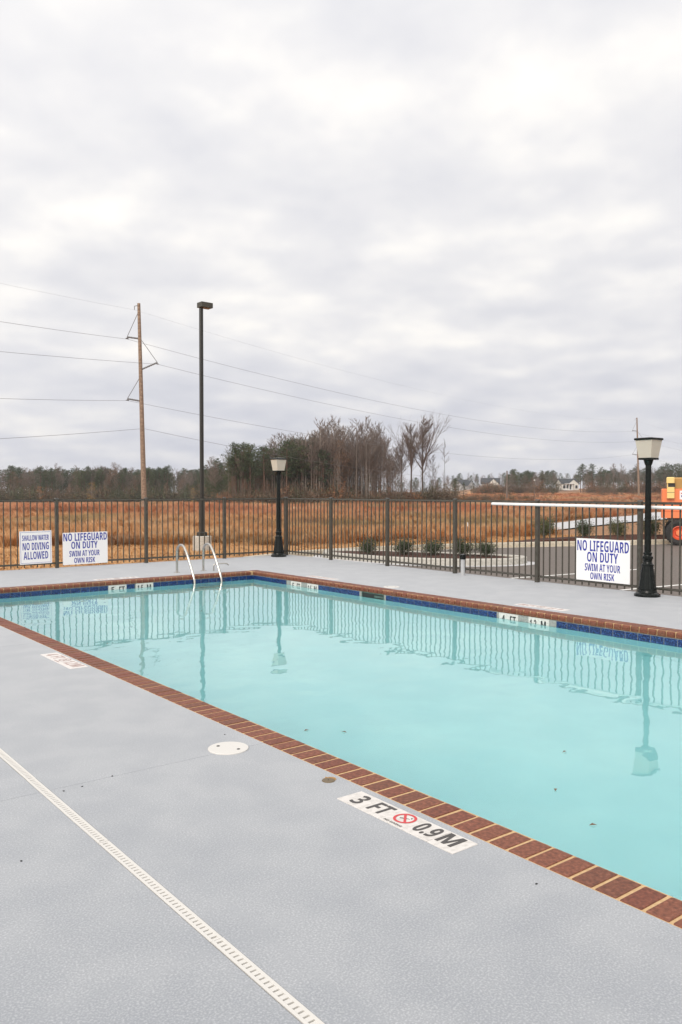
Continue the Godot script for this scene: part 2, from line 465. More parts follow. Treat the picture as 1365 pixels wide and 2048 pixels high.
func make_parking() -> void:
	far_kerb = curve2([Vector2(11.6, -19.2), Vector2(14.27, -20.15), Vector2(17.17, -20.2), Vector2(19.9, -19.75), Vector2(21.8, -19.15), Vector2(26.6, -17.2), Vector2(29.1, -16.3), Vector2(40, -11.6), Vector2(56, -4.6)])
	var lot := far_kerb.duplicate()
	lot.append_array([Vector2(56, 12), Vector2(12.2, 12), Vector2(12.2, -17.0)])
	struct("parking_lot", sheet(lot, -0.445), M.asphalt)
	# concrete gutter pan along the far kerb, then the kerb itself
	var pan := []
	for p: Vector2 in far_kerb: pan.append(p)
	for k in range(far_kerb.size() - 1, -1, -1):
		var p: Vector2 = far_kerb[k]
		pan.append(p + Vector2(0.12, 0.36))
	struct("gutter", sheet(pan, -0.441), M.kerb_concrete)
	struct("kerb", beam(far_kerb, 0.16, -0.50, -0.28), M.kerb_concrete)
	island = curve2([Vector2(14.35, -19.2), Vector2(14.45, -18.1), Vector2(14.65, -16.7), Vector2(15.35, -15.3), Vector2(16.3, -14.55), Vector2(17.1, -14.4), Vector2(17.65, -14.65), Vector2(17.6, -15.3), Vector2(16.9, -16.9), Vector2(16.1, -18.5), Vector2(15.5, -19.6), Vector2(14.8, -19.75)], 4)
	var rim := []
	var mid := Vector2(15.9, -17.0)
	for p: Vector2 in island: rim.append(p + (p - mid).normalized() * 0.42)
	struct("gutter", sheet(rim, -0.440), M.road_concrete)
	struct("kerb", beam(island, 0.17, -0.50, -0.265, true), M.concrete)
	mulch_bed("mulch_bed", island, mid, -0.33, 0.10)
	var bed := curve2([Vector2(22.6, -19.4), Vector2(25.2, -18.6), Vector2(27.8, -17.3), Vector2(30.6, -16.1), Vector2(33.5, -15.2), Vector2(32.8, -17.6), Vector2(30.2, -18.9), Vector2(27.2, -19.4), Vector2(24.8, -20.7), Vector2(22.8, -20.2)], 3)
	mulch_bed("mulch_bed", bed, Vector2(28, -17.9), -0.42, 0.28)
	# painted stall lines
	for a in [[Vector2(14.2, -12.12), Vector2(18.9, -11.52)], [Vector2(14.2, -9.35), Vector2(18.9, -8.75)], [Vector2(14.2, -6.58), Vector2(18.9, -5.98)]]:
		var p: Vector2 = a[0]; var q: Vector2 = a[1]
		var s := (q - p).normalized().orthogonal() * 0.055
		struct("parking_line", sheet([p + s, q + s, q - s, p - s], -0.4405), M.road_paint)
	# pale concrete road that climbs away across the field
	var road := Buf.new()
	var left := ROAD_FAR
	var right := ROAD_NEAR
	for i in 4:
		for k in 10:
			var t0 := k / 10.0; var t1 := (k + 1) / 10.0
			var q := []
			for pair in [[left, t0], [right, t0], [right, t1], [left, t1]]:
				var l: Array = pair[0]
				var w: Vector2 = l[i].lerp(l[i + 1], pair[1])
				q.append(Vector3(w.x, land(w.x, w.y) + 0.07, w.y))
			road.quad(q[0], q[1], q[2], q[3], Vector3.UP)
	struct("road", road, M.road_concrete)

func mulch_bed(called: String, outline: Array, mid: Vector2, y: float, dome: float) -> void:
	var b := Buf.new()
	var n := outline.size()
	for i in n:
		var p: Vector2 = outline[i]; var q: Vector2 = outline[(i + 1) % n]
		for k in 4:
			var t0 := k / 4.0; var t1 := (k + 1) / 4.0
			var f := func(w: Vector2, t: float) -> Vector3:
				var o := w.lerp(mid, t)
				return Vector3(o.x, y + dome * sqrt(t) + 0.02 * hn.get_noise_2d(o.x * 60, o.y * 60), o.y)
			var a: Vector3 = f.call(p, t0); var c: Vector3 = f.call(q, t0); var d: Vector3 = f.call(q, t1); var e: Vector3 = f.call(p, t1)
			var nn := (c - a).cross(e - a).normalized()
			if nn.y < 0: nn = -nn
			b.quad(a, c, d, e, nn)
	struct(called, b, M.mulch)

# ------------------------------------------------------------------ pool
const NEAR := 2.62      # outer edge of the near coping
const FARX := 8.307     # outer edge of the far long coping
const BACK := -13.283   # outer edge of the short coping
const SOUTH := 2.0
const LIP := 0.195      # length of a coping brick
const WATER := -0.142

func make_deck() -> void:
	var root := Node3D.new(); root.name = "pool_deck"; add_child(root); tag(root, "", "", "", "structure")
	var g := 0.0015
	var slabs := [[-9.0, 1.308, BACK, -8.2], [-9.0, 1.308, -8.2, -4.1], [-9.0, 1.308, -4.1, 0.0], [-9.0, 1.308, 0.0, 9.0],
		[1.357, NEAR - 0.008, BACK, -8.2], [1.357, NEAR - 0.008, -8.2, -4.1], [1.357, NEAR - 0.008, -4.1, 0.0], [1.357, NEAR - 0.008, 0.0, 9.0],
		[-9.0, 10.93, -16.12, BACK - 0.008], [FARX + 0.008, 10.93, BACK - 0.008, -8.2], [FARX + 0.008, 10.93, -8.2, -4.1], [FARX + 0.008, 10.93, -4.1, 9.0], [NEAR - 0.008, FARX + 0.008, SOUTH, 9.0]]
	for s in slabs:
		var b := Buf.new()
		b.soft_box(Vector3((s[0] + s[1]) / 2, -0.06, (s[2] + s[3]) / 2), Vector3(s[1] - s[0] - (g if s[1] < 1.4 or s[0] < -1 else 0.0), 0.12, s[3] - s[2] - 2 * g), 0.002)
		part("deck_slab", b, M.deck_coating, root)
	var base := Buf.new()
	base.box(Vector3(-3.2, -0.32, -2.1), Vector3(11.6, 0.39, 22.3))
	base.box(Vector3(9.62, -0.32, -2.1), Vector3(2.6, 0.39, 22.3))
	base.box(Vector3(5.5, -0.32, -14.7), Vector3(10.8, 0.389, 2.75))
	part("deck_base", base, M.concrete, root)

func brick_mesh(w: float) -> ArrayMesh:
	# local +x points over the water, z along the pool edge; the nose is rounded
	var b := Buf.new()
	var prof := [Vector2(0, -0.062), Vector2(0, -0.004), Vector2(0.004, 0.0), Vector2(LIP - 0.032, 0.0), Vector2(LIP - 0.014, -0.005), Vector2(LIP - 0.004, -0.016), Vector2(LIP, -0.032), Vector2(LIP - 0.002, -0.062)]
	var e := 0.0025
	for i in prof.size():
		var p: Vector2 = prof[i]; var q: Vector2 = prof[(i + 1) % prof.size()]
		var t := (q - p).normalized()
		var nn := Vector3(-t.y, t.x, 0)
		b.quad(Vector3(p.x, p.y, -w / 2 + e), Vector3(q.x, q.y, -w / 2 + e), Vector3(q.x, q.y, w / 2 - e), Vector3(p.x, p.y, w / 2 - e), nn)
	var c := Vector2(LIP / 2, -0.03)
	for s: float in [-1.0, 1.0]:
		for i in prof.size():
			var p: Vector2 = prof[i]; var q: Vector2 = prof[(i + 1) % prof.size()]
			var pi := p + (c - p).normalized() * e; var qi := q + (c - q).normalized() * e
			var zo := s * (w / 2 - e); var zi := s * w / 2
			var t := (q - p).normalized()
			b.quad(Vector3(p.x, p.y, zo), Vector3(q.x, q.y, zo), Vector3(qi.x, qi.y, zi), Vector3(pi.x, pi.y, zi), Vector3(-t.y, t.x, s).normalized())
			b.tri(Vector3(c.x, c.y, zi), Vector3(pi.x, pi.y, zi), Vector3(qi.x, qi.y, zi), Vector3(0, 0, s), Vector3(0, 0, s), Vector3(0, 0, s))
	return b.mesh()

func words(text: String, wide: float, high: float, thick := 0.0016, bold := true) -> Dictionary:
	var f := SystemFont.new()
	f.font_names = PackedStringArray(["Droid Sans"])
	f.font_weight = 700 if bold else 400
	var m := TextMesh.new()
	m.text = text; m.font = f; m.font_size = 64; m.pixel_size = 0.01; m.depth = 0.1
	m.curve_step = 2.0
	var box := m.get_aabb()
	return {"mesh": m, "scale": Vector3(wide / maxf(box.size.x, 0.01), high / maxf(box.size.y, 0.01), thick / 0.1), "mid": box.get_center()}

func lettering(called: String, text: String, wide: float, high: float, at: Vector3, mat_: Material, parent: Node3D, bold := true) -> MeshInstance3D:
	var w := words(text, wide, high, 0.0016, bold)
	var o := put(called, w.mesh, mat_, parent)
	o.scale = w.scale
	o.position = at - w.mid * w.scale
	return o

func make_pool() -> void:
	var root := thing("swimming_pool", "long turquoise swimming pool edged in red brick with a blue tile band", "swimming pool")
	var x0 := NEAR + LIP - 0.008; var x1 := FARX - LIP + 0.008; var z0 := BACK + LIP - 0.008; var z1 := SOUTH - LIP
	var deep := -1.45; var shallow := -0.95
	var sh := Buf.new()
	var t := -0.07
	sh.quad(Vector3(x0, t, z0), Vector3(x0, t, z1), Vector3(x0, shallow, z1), Vector3(x0, deep, z0), Vector3.RIGHT)
	sh.quad(Vector3(x1, t, z0), Vector3(x1, t, z1), Vector3(x1, shallow, z1), Vector3(x1, deep, z0), Vector3.LEFT)
	sh.quad(Vector3(x0, t, z0), Vector3(x1, t, z0), Vector3(x1, deep, z0), Vector3(x0, deep, z0), Vector3.BACK)
	sh.quad(Vector3(x0, t, z1), Vector3(x1, t, z1), Vector3(x1, shallow, z1), Vector3(x0, shallow, z1), Vector3.FORWARD)
	sh.quad(Vector3(x0, shallow, z1), Vector3(x1, shallow, z1), Vector3(x1, deep, z0), Vector3(x0, deep, z0), Vector3(0, 1, 0.03).normalized())
	part("pool_shell", sh, M.plaster, root)
	# coping: mortar bed, then bricks one by one
	var bed := Buf.new()
	var mt := -0.0035
	for a in [[NEAR - 0.008, x0 - 0.008, BACK - 0.008, SOUTH], [x1 + 0.008, FARX + 0.008, BACK - 0.008, SOUTH]]:
		bed.box(Vector3((a[0] + a[1]) / 2, (mt - 0.068) / 2, (a[2] + a[3]) / 2), Vector3(a[1] - a[0], 0.068 + mt, a[3] - a[2]))
	for a in [[BACK - 0.008, z0 - 0.008], [z1 + 0.008, SOUTH]]:
		bed.box(Vector3((x0 + x1) / 2, (mt - 0.068) / 2, (a[0] + a[1]) / 2), Vector3(x1 - x0 + 0.016, 0.068 + mt, a[1] - a[0]))
	var coping := part("coping", bed, M.mortar, root)
	var near_mesh := brick_mesh(0.0885); var far_mesh := brick_mesh(0.0935)
	rng.seed = 77
	var rest := Buf.new()
	var lay := func(at: Vector3, turn: float, m: ArrayMesh) -> void:
		var o := put("brick", m, M["brick%d" % rng.randi_range(0, 4)], coping)
		o.position = at + Vector3(0, rng.randf_range(-0.0012, 0.0012), 0)
		o.rotation = Vector3(0, turn + rng.randf_range(-0.006, 0.006), rng.randf_range(-0.004, 0.002))
	var z := -3.0925 + 0.0524 - 0.1048 * 97
	while z < SOUTH - 0.04:
		if z < 0.1: lay.call(Vector3(NEAR, 0, z), 0.0, near_mesh)
		else: rest.box(Vector3(NEAR + LIP / 2, -0.031, z), Vector3(LIP, 0.062, 0.0935))
		z += 0.1048
	z = BACK + 0.045
	while z < SOUTH - 0.04:
		if z < -3.6: lay.call(Vector3(FARX, 0, z), PI, far_mesh)
		else: rest.box(Vector3(FARX - LIP / 2, -0.031, z), Vector3(LIP, 0.062, 0.0965))
		z += 0.1075
	var x := x0 + 0.045
	while x < x1 - 0.03:
		lay.call(Vector3(x, 0, BACK), -PI / 2, far_mesh)
		rest.box(Vector3(x, -0.031, SOUTH - LIP / 2), Vector3(0.0965, 0.062, LIP))
		x += 0.1075
	part("more_bricks", rest, M.brick0, coping).set_meta("kind", "stuff")
	# tile band: grout behind, 15 cm tiles proud of it
	var gb := Buf.new()
	var ty := -0.072 - 0.0762
	gb.box(Vector3(x1 - 0.001, ty, (z0 + z1) / 2), Vector3(0.004, 0.156, z1 - z0 - 0.01))
	gb.box(Vector3(x0 + 0.001, ty, (z0 + z1) / 2), Vector3(0.004, 0.156, z1 - z0 - 0.01))
	gb.box(Vector3((x0 + x1) / 2, ty, z0 + 0.001), Vector3(x1 - x0 - 0.01, 0.156, 0.004))
	gb.box(Vector3((x0 + x1) / 2, ty, z1 - 0.001), Vector3(x1 - x0 - 0.01, 0.156, 0.004))
	var band := part("tile_band", gb, M.grout, root)
	var tb := Buf.new(); tb.soft_box(Vector3.ZERO, Vector3(0.1495, 0.006, 0.1495), 0.0015)
	var tm := tb.mesh()
	var more := Buf.new()
	var skip := [[-12.0, -11.03], [-9.92, -9.38], [-7.15, -6.31]]
	z = z0 + 0.085
	while z < z1 - 0.05:
		var clear := true
		for s in skip:
			if z > s[0] - 0.03 and z < s[1] + 0.03: clear = false
		if clear and z < -3.6:
			var o := put("tile", tm, M["tile%d" % rng.randi_range(0, 2)], band, Vector3(x1 - 0.005, ty, z))
			o.rotation = Vector3(0, 0, PI / 2)
		elif clear:
			more.box(Vector3(x1 - 0.004, ty, z), Vector3(0.006, 0.1516, 0.1516))
		more.box(Vector3(x0 + 0.004, ty, z), Vector3(0.006, 0.1516, 0.1516))
		z += 0.1560
	x = x0 + 0.085
	while x < x1 - 0.05:
		if not (x > 5.28 and x < 5.66 or x > 5.76 and x < 6.15):
			var o := put("tile", tm, M["tile%d" % rng.randi_range(0, 2)], band, Vector3(x, ty, z0 + 0.005))
			o.rotation = Vector3(PI / 2, 0, 0)
		more.box(Vector3(x, ty, z1 - 0.004), Vector3(0.1516, 0.1516, 0.006))
		x += 0.1560
	part("more_tiles", more, M.tile0, band).set_meta("kind", "stuff")
	# depth markers set in the band: pairs of white tiles
	for a in [["5", "FT", -11.70, "1.5", "M", -11.21], ["4", "FT", -6.965, "1.2", "M", -6.487]]:
		for k in 2:
			wall_marker(root, Vector3(x1 - 0.006, ty + 0.0, a[2 + 3 * k]), -PI / 2, a[3 * k], a[3 * k + 1])
	wall_marker(root, Vector3(5.472, ty, z0 + 0.006), 0.0, "5", "FT")
	wall_marker(root, Vector3(5.955, ty, z0 + 0.006), 0.0, "1.5", "M")
	# skimmer mouth in the far wall
	var sk := Buf.new()
	for a in [[0.0, -0.072, 0.52, 0.012], [0.0, -0.208, 0.52, 0.012]]:
		sk.box(Vector3(x1 - 0.004, a[1] - 0.004, -9.65), Vector3(0.014, a[3], a[2]))
	for s in [-0.256, 0.256]:
		sk.box(Vector3(x1 - 0.0035, -0.144, -9.65 + s), Vector3(0.013, 0.125, 0.014))
	var mouth := part("skimmer", sk, M.skimmer_frame, root)
	var gap := Buf.new()
	gap.box(Vector3(x1 - 0.002, -0.144, -9.65), Vector3(0.006, 0.122, 0.498))
	part("opening", gap, M.dark_gap, mouth)
	var fl := Buf.new()
	fl.box(Vector3(x1 - 0.007, -0.118, -9.51), Vector3(0.005, 0.03, 0.2))
	part("weir_flap", fl, M.skimmer_frame, mouth)
	# water, with its slow ripples
	var wn := FastNoiseLite.new(); wn.seed = 4; wn.frequency = 1.0; wn.fractal_octaves = 2; wn.noise_type = FastNoiseLite.TYPE_SIMPLEX_SMOOTH
	var wl := FastNoiseLite.new(); wl.seed = 14; wl.frequency = 0.16
	var height := func(px: float, pz: float) -> float:
		var calm := 0.75 + 0.8 * wl.get_noise_2d(px, pz)
		return wn.get_noise_2d(px * 1.15, pz * 1.5) * 0.0016 * calm + wn.get_noise_2d(px * 3.6 + 9.0, pz * 4.6) * 0.00046 * calm
	var step := 0.055
	var nx := int((x1 - x0 - 0.012) / step) + 1; var nz := int((z1 - z0 - 0.012) / step) + 1
	var V := PackedVector3Array(); var N := PackedVector3Array(); var I := PackedInt32Array()
	for j in nz + 1:
		for i in nx + 1:
			var px := lerpf(x0 + 0.0072, x1 - 0.0072, float(i) / nx); var pz := lerpf(z0 + 0.0072, z1 - 0.0072, float(j) / nz)
			var hh: float = height.call(px, pz)
			var dx: float = (height.call(px + 0.02, pz) - hh) / 0.02; var dz: float = (height.call(px, pz + 0.02) - hh) / 0.02
			V.append(Vector3(px, WATER + hh, pz)); N.append(Vector3(-dx, 1, -dz).normalized())
	for j in nz:
		for i in nx:
			var a := j * (nx + 1) + i
			I.append_array(PackedInt32Array([a, a + 1, a + nx + 1, a + 1, a + nx + 2, a + nx + 1]))
	var arr := []; arr.resize(Mesh.ARRAY_MAX)
	arr[Mesh.ARRAY_VERTEX] = V; arr[Mesh.ARRAY_NORMAL] = N; arr[Mesh.ARRAY_INDEX] = I
	var am := ArrayMesh.new(); am.add_surface_from_arrays(Mesh.PRIMITIVE_TRIANGLES, arr)
	tag(put("pool_water", am, M.water), "", "", "", "structure")

func wall_marker(root: Node3D, at: Vector3, turn: float, a: String, b: String) -> void:
	var pl := Buf.new()
	pl.soft_box(Vector3.ZERO, Vector3(0.312, 0.008, 0.1524), 0.0015)
	var holder := put("depth_marker", pl.mesh(), M.white_tile, root, at)
	# plate lies in its own xz plane, so turn it upright
	holder.basis = Basis(Vector3.UP, turn) * Basis(Vector3.RIGHT, PI / 2)
	var flat := Basis(Vector3.RIGHT, -PI / 2)
	for k in [[a, -0.082, 0.055 if a.length() < 2 else 0.10], [b, 0.075, 0.095 if b.length() > 1 else 0.075]]:
		var w := words(k[0], k[2], 0.10, 0.0016)
		var o := put("lettering", w.mesh, M.black_ink, holder)
		o.basis = flat.scaled_local(w.scale)
		o.position = Vector3(k[1], 0.0046, 0.0) - flat * (w.mid * w.scale)

# depth marker tiles laid in the deck, read from the deck facing the water
func deck_marker(label: String, at: Vector3, b: Basis, texts: Array, plate: Material, ink: Material, red: Material, symbol := true, flat := false) -> void:
	var root := thing("depth_marker", label, "depth marker", at, 0.0)
	root.basis = b
	var p := 0.1552
	for k in 5:
		var pl := Buf.new()
		# local x reads along the text, y up the page, z out of the deck
		pl.soft_box(Vector3.ZERO, Vector3(0.1535 if k < 4 else 0.1500, 0.004, 0.1524), 0.001)
		var o := put("tile", pl.mesh(), plate, root, Vector3((k - 2) * p, 0, 0.0020))
		o.basis = Basis(Vector3.RIGHT, PI / 2)
	var z := 0.0048
	lettering("lettering", texts[0], 0.058, 0.108, Vector3(-2 * p + 0.012, 0, z), ink, root)
	lettering("lettering", texts[1], 0.108, 0.104, Vector3(-p, 0.006, z), ink, root)
	lettering("lettering", texts[2], 0.122, 0.106, Vector3(p, 0.008, z), ink, root)
	lettering("lettering", texts[3], 0.095, 0.104, Vector3(2 * p - 0.02, 0.012, z), ink, root)
	var ring := Buf.new()
	for k in 28:
		var a0 := TAU * k / 28; var a1 := TAU * (k + 1) / 28
		var q := []
		for w in [[a0, 0.042], [a1, 0.042], [a1, 0.055], [a0, 0.055]]:
			q.append(Vector3(cos(w[0]) * w[1], sin(w[0]) * w[1] + 0.014, z + 0.0006))
		ring.quad(q[0], q[1], q[2], q[3], Vector3.BACK)
	ring.box(Vector3(0, 0.014, z + 0.0002), Vector3(0.087, 0.012, 0.0012), Basis(Vector3.BACK, -PI / 4))
	part("prohibition_ring", ring, red, root)
	var man := Buf.new()
	man.tube(Vector3(-0.022, 0.002, z - 0.003), Vector3(0.014, 0.024, z - 0.003), 0.0045, 0.0035, 6, true)
	man.tube(Vector3(0.014, 0.024, z - 0.003), Vector3(0.034, 0.016, z - 0.003), 0.003, 0.002, 6, true)
	man.tube(Vector3(-0.022, 0.002, z - 0.003), Vector3(-0.010, 0.030, z - 0.003), 0.003, 0.002, 6, true)
	man.tube(Vector3(0.020, 0.034, z - 0.003), Vector3(0.024, 0.036, z - 0.003), 0.006, 0.006, 8, true)
	part("diver_symbol", man, ink, root)
	lettering("small_lettering", "NO DIVING", 0.115, 0.013, Vector3(0, -0.060, z - 0.0004), ink, root, false)

# ------------------------------------------------------------------ deck fittings
func make_drain() -> void:
	var root := thing("trench_drain", "long white slotted drain strip set flush in the grey deck", "drain", Vector3(1.3325, 0, 0))
	var pitch := 0.0257
	var sec := Buf.new()
	var n := 37
	var L := n * pitch + 0.016
	sec.box(Vector3(-0.017, -0.009, 0), Vector3(0.0115, 0.02, L - 0.002))
	sec.box(Vector3(0.017, -0.009, 0), Vector3(0.0115, 0.02, L - 0.002))
	for k in n + 1:
		sec.box(Vector3(0, -0.0094, -L / 2 + 0.008 + k * pitch), Vector3(0.0225, 0.0188, pitch - 0.0078) if k > 0 and k < n else Vector3(0.0225, 0.0188, 0.013))
	var m := sec.mesh()
	for k in range(-6, 2):
		put("drain_section", m, M.white_plastic, root, Vector3(0.0008 * (k % 3), 0.0006 * (k % 2), -2.384 + L / 2 + k * L))
	var ch := Buf.new()
	ch.box(Vector3(0, -0.075, -4.0), Vector3(0.046, 0.01, 11))
	part("channel_floor", ch, M.dark_gap, root)

func disc(r: float, y0: float, y1: float, at := Vector3.ZERO, sides := 32) -> Buf:
	var b := Buf.new()
	b.lathe([Vector2(r, y0), Vector2(r, y1 - 0.002), Vector2(r - 0.003, y1), Vector2(0.0, y1)], sides, at)
	return b

func make_fittings() -> void:
	for a in [["round white skimmer lid with two dark finger holes set in the near deck", Vector3(2.391, 0, -4.136), 0.117], ["round white skimmer lid on the far deck above the skimmer mouth", Vector3(8.47, 0, -9.62), 0.125]]:
		var o := thing("skimmer_lid", a[0], "skimmer lid", a[1], 0.4)
		part("lid", disc(a[2], -0.01, 0.0065), M.white_plastic, o)
		for s: float in [-1.0, 1.0]:
			var h := disc(0.011, 0.0, 0.0085, Vector3(0.006 * s, 0, 0.068 * s), 10)
			part("finger_hole", h, M.dark_gap, o)
	var cap := thing("deck_cap", "small round bronze cap with a rust stain beside the brick coping", "cap", Vector3(2.53, 0, -3.36))
	part("cover", disc(0.034, -0.01, 0.004, Vector3.ZERO, 24), M.bronze_cap, cap)
	part("screw", disc(0.005, 0.0, 0.0055, Vector3.ZERO, 10), M.dark_gap, cap)
	var stain := Buf.new()
	rng.seed = 5
	var prev := Vector3.ZERO
	var ring := []
	for k in 18:
		var a := TAU * k / 18
		ring.append(Vector3(0.022 + cos(a) * 0.035 * rng.randf_range(0.6, 1.1), 0.0012, -0.012 + sin(a) * 0.040 * rng.randf_range(0.6, 1.1)))
	for k in 18: stain.tri(Vector3(0.02, 0.0012, -0.01), ring[k], ring[(k + 1) % 18], Vector3.UP, Vector3.UP, Vector3.UP)
	part("rust_stain", stain, M.rust, cap)

	# ladder rails
	var lad := thing("pool_ladder", "polished steel pool ladder with two arched handrails at the back edge", "ladder", Vector3(7.15, 0, -13.4))
	for s: float in [-0.27, 0.27]:
		var pts := [Vector3(s, -0.05, -0.335), Vector3(s, 0.25, -0.335)]
		for k in 13:
			var a := PI - k * (PI - 0.55) / 12.0
			pts.append(Vector3(s, 0.375 + 0.14 * sin(a), -0.165 + 0.17 * cos(a)))
		pts.append_array([Vector3(s, 0.39, 0.035), Vector3(s, 0.30, 0.105), Vector3(s, 0.15, 0.205), Vector3(s, 0.0, 0.295), Vector3(s, -0.08, 0.332), Vector3(s, -0.16, 0.349), Vector3(s, -0.25, 0.352), Vector3(s, -1.0, 0.352)])
		var b := Buf.new()
		b.path(pts, 0.022, 14)
		part("handrail", b, M.steel, lad)
		var fl := Buf.new()
		fl.lathe([Vector2(0.056, 0.0), Vector2(0.056, 0.006), Vector2(0.034, 0.016), Vector2(0.024, 0.016)], 24, Vector3(s, 0.0, -0.335))
		part("flange", fl, M.steel, lad)
	for k in 3:
		var b := Buf.new()
		b.soft_box(Vector3(0, -0.42 - 0.27 * k, 0.36), Vector3(0.50, 0.03, 0.09), 0.008)
		part("tread", b, M.white_plastic, lad)
	var hook := thing("rope_hook", "short bent steel tube standing on the deck beside the right ladder rail", "rail", Vector3(7.56, 0, -13.59))
	var hb := Buf.new()
	hb.path([Vector3(0, -0.02, 0), Vector3(0, 0.08, 0), Vector3(0.006, 0.118, 0.004), Vector3(0.03, 0.134, 0.012), Vector3(0.07, 0.138, 0.03), Vector3(0.21, 0.138, 0.06), Vector3(0.25, 0.128, 0.07), Vector3(0.275, 0.10, 0.075)], 0.013, 10)
	part("tube", hb, M.steel, hook)
	var bol := thing("bollard_pipe", "short white pipe with a black cap standing at the fence foot", "pipe", Vector3(10.66, 0, -10.2))
	var bb := Buf.new()
	bb.lathe([Vector2(0.038, 0.0), Vector2(0.038, 0.31), Vector2(0.0, 0.31)], 20)
	part("pipe", bb, M.grey_siding, bol)
	var bc := Buf.new()
	bc.lathe([Vector2(0.045, 0.285), Vector2(0.054, 0.29), Vector2(0.056, 0.36), Vector2(0.050, 0.372), Vector2(0.0, 0.372)], 20)
	part("cap", bc, M.lamp_paint, bol)
	# leaves and grit
	var lf := Buf.new()
	lf.quad(Vector3(-0.02, 0, 0), Vector3(0, 0.006, 0.009), Vector3(0.022, 0.001, 0.0), Vector3(0, 0.007, -0.010), Vector3.UP)
	lf.tri(Vector3(0.02, 0.001, 0), Vector3(0.036, 0.003, 0.001), Vector3(0.02, 0.002, 0.002), Vector3.UP, Vector3.UP, Vector3.UP)
	var lm := lf.mesh()
	var n := 0
	for a in [[3.235, -4.546], [3.417, -4.36], [3.659, -2.805], [3.412, -2.392], [3.422, -8.473], [4.243, -3.183], [5.365, -9.996], [2.905, -1.86]]:
		var o := put("fallen_leaf", lm, M.leaf_dead)
		o.position = Vector3(a[0], WATER + 0.002, a[1]); o.rotation.y = n * 1.9
		tag(o, "tiny brown leaf floating on the pool water", "leaf", "leaves floating on the pool")
		n += 1
	var gm := Buf.new()
	gm.lathe([Vector2(0.007, 0.0), Vector2(0.009, 0.003), Vector2(0.005, 0.007), Vector2(0, 0.008)], 7)
	var gmm := gm.mesh()
	for a in [[1.68, -4.104], [1.405, -4.045], [1.5, -4.05], [1.0, -3.378], [2.478, -1.984], [2.513, -4.389], [9.389, -6.401]]:
		var o := put("grit", gmm, M.dark_gap)
		o.position = Vector3(a[0], 0.0, a[1]); o.rotation.y = n * 1.3; o.scale = Vector3(0.75, 0.45, 0.5)
		tag(o, "small dark crumb of dirt lying on the grey deck", "dirt", "crumbs of dirt on the deck")
		n += 1

# ------------------------------------------------------------------ fence and signs
const RAIL := 1.315
func fence(root: Node3D, from: Vector3, along: Vector3, posts: Array) -> void:
	# posts: distances along the run; pickets fill each bay
	var turn := Basis(Vector3.UP, atan2(along.x, along.z))
	var post := Buf.new(); post.soft_box(Vector3(0, 0.66, 0), Vector3(0.064, 1.34, 0.064), 0.004)
	var pm := post.mesh()
	var cap := Buf.new()
	cap.soft_box(Vector3(0, 1.345, 0), Vector3(0.067, 0.024, 0.067), 0.010)
	var cm := cap.mesh()
	var pick := Buf.new(); pick.soft_box(Vector3(0, 0.672, 0), Vector3(0.019, 1.27, 0.019), 0.002)
	var km := pick.mesh()
	for d: float in posts:
		var o := put("post", pm, M.fence_paint, root, from + along * d)
		o.basis = turn
		put("cap", cm, M.cap_metal, o)
	for k in posts.size() - 1:
		var a: float = posts[k]; var b: float = posts[k + 1]
		var mid := from + along * (a + b) / 2
		for r in [["top_rail", RAIL, 0.034, 0.036], ["bottom_rail", 0.098, 0.034, 0.034]]:
			var q := Buf.new()
			q.soft_box(Vector3.ZERO, Vector3(r[2], r[3], b - a - 0.064), 0.0135)
			var o := put(r[0], q.mesh(), M.fence_paint, root, mid + Vector3(0, r[1], 0))
			o.basis = turn
		var n := roundi((b - a) / 0.1238) - 1
		for i in n:
			var o := put("picket", km, M.fence_paint, root, from + along * lerpf(a, b, (i + 1.0) / (n + 1.0)))
			o.basis = turn

func pool_sign(label: String, at: Vector3, turn: float, w: float, h: float, lines: Array, border: bool, tilt := 0.0) -> void:
	var root := thing("pool_sign", label, "sign", at, turn)
	root.rotation.z = tilt
	var pl := Buf.new()
	pl.soft_box(Vector3.ZERO, Vector3(w, 0.004, h), 0.001)
	var o := put("plate", pl.mesh(), M.sign_white, root)
	o.basis = Basis(Vector3.RIGHT, PI / 2)
	var z := 0.0028
	if border:
		var bd := Buf.new()
		var i := 0.022
		for s: float in [-1.0, 1.0]:
			bd.box(Vector3(0, s * (h / 2 - i), z), Vector3(w - 2 * i + 0.005, 0.005, 0.001))
			bd.box(Vector3(s * (w / 2 - i), 0, z + 0.0002), Vector3(0.005, h - 2 * i, 0.001))
		part("border", bd, M.sign_ink, root)
	for l in lines:
		lettering("lettering", l[0], l[1], l[2], Vector3(l[4] if l.size() > 4 else 0.0, l[3], z), M.sign_ink, root, l[5] if l.size() > 5 else true)
	for s: float in [-1.0, 1.0]:
		for q: float in [-1.0, 1.0]:
			var sc := Buf.new()
			sc.tube(Vector3(s * (w / 2 - 0.012), q * (h / 2 - 0.012), 0.0), Vector3(s * (w / 2 - 0.012), q * (h / 2 - 0.012), 0.005), 0.004, 0.003, 8, true)
			part("screw", sc, M.cap_metal, root)

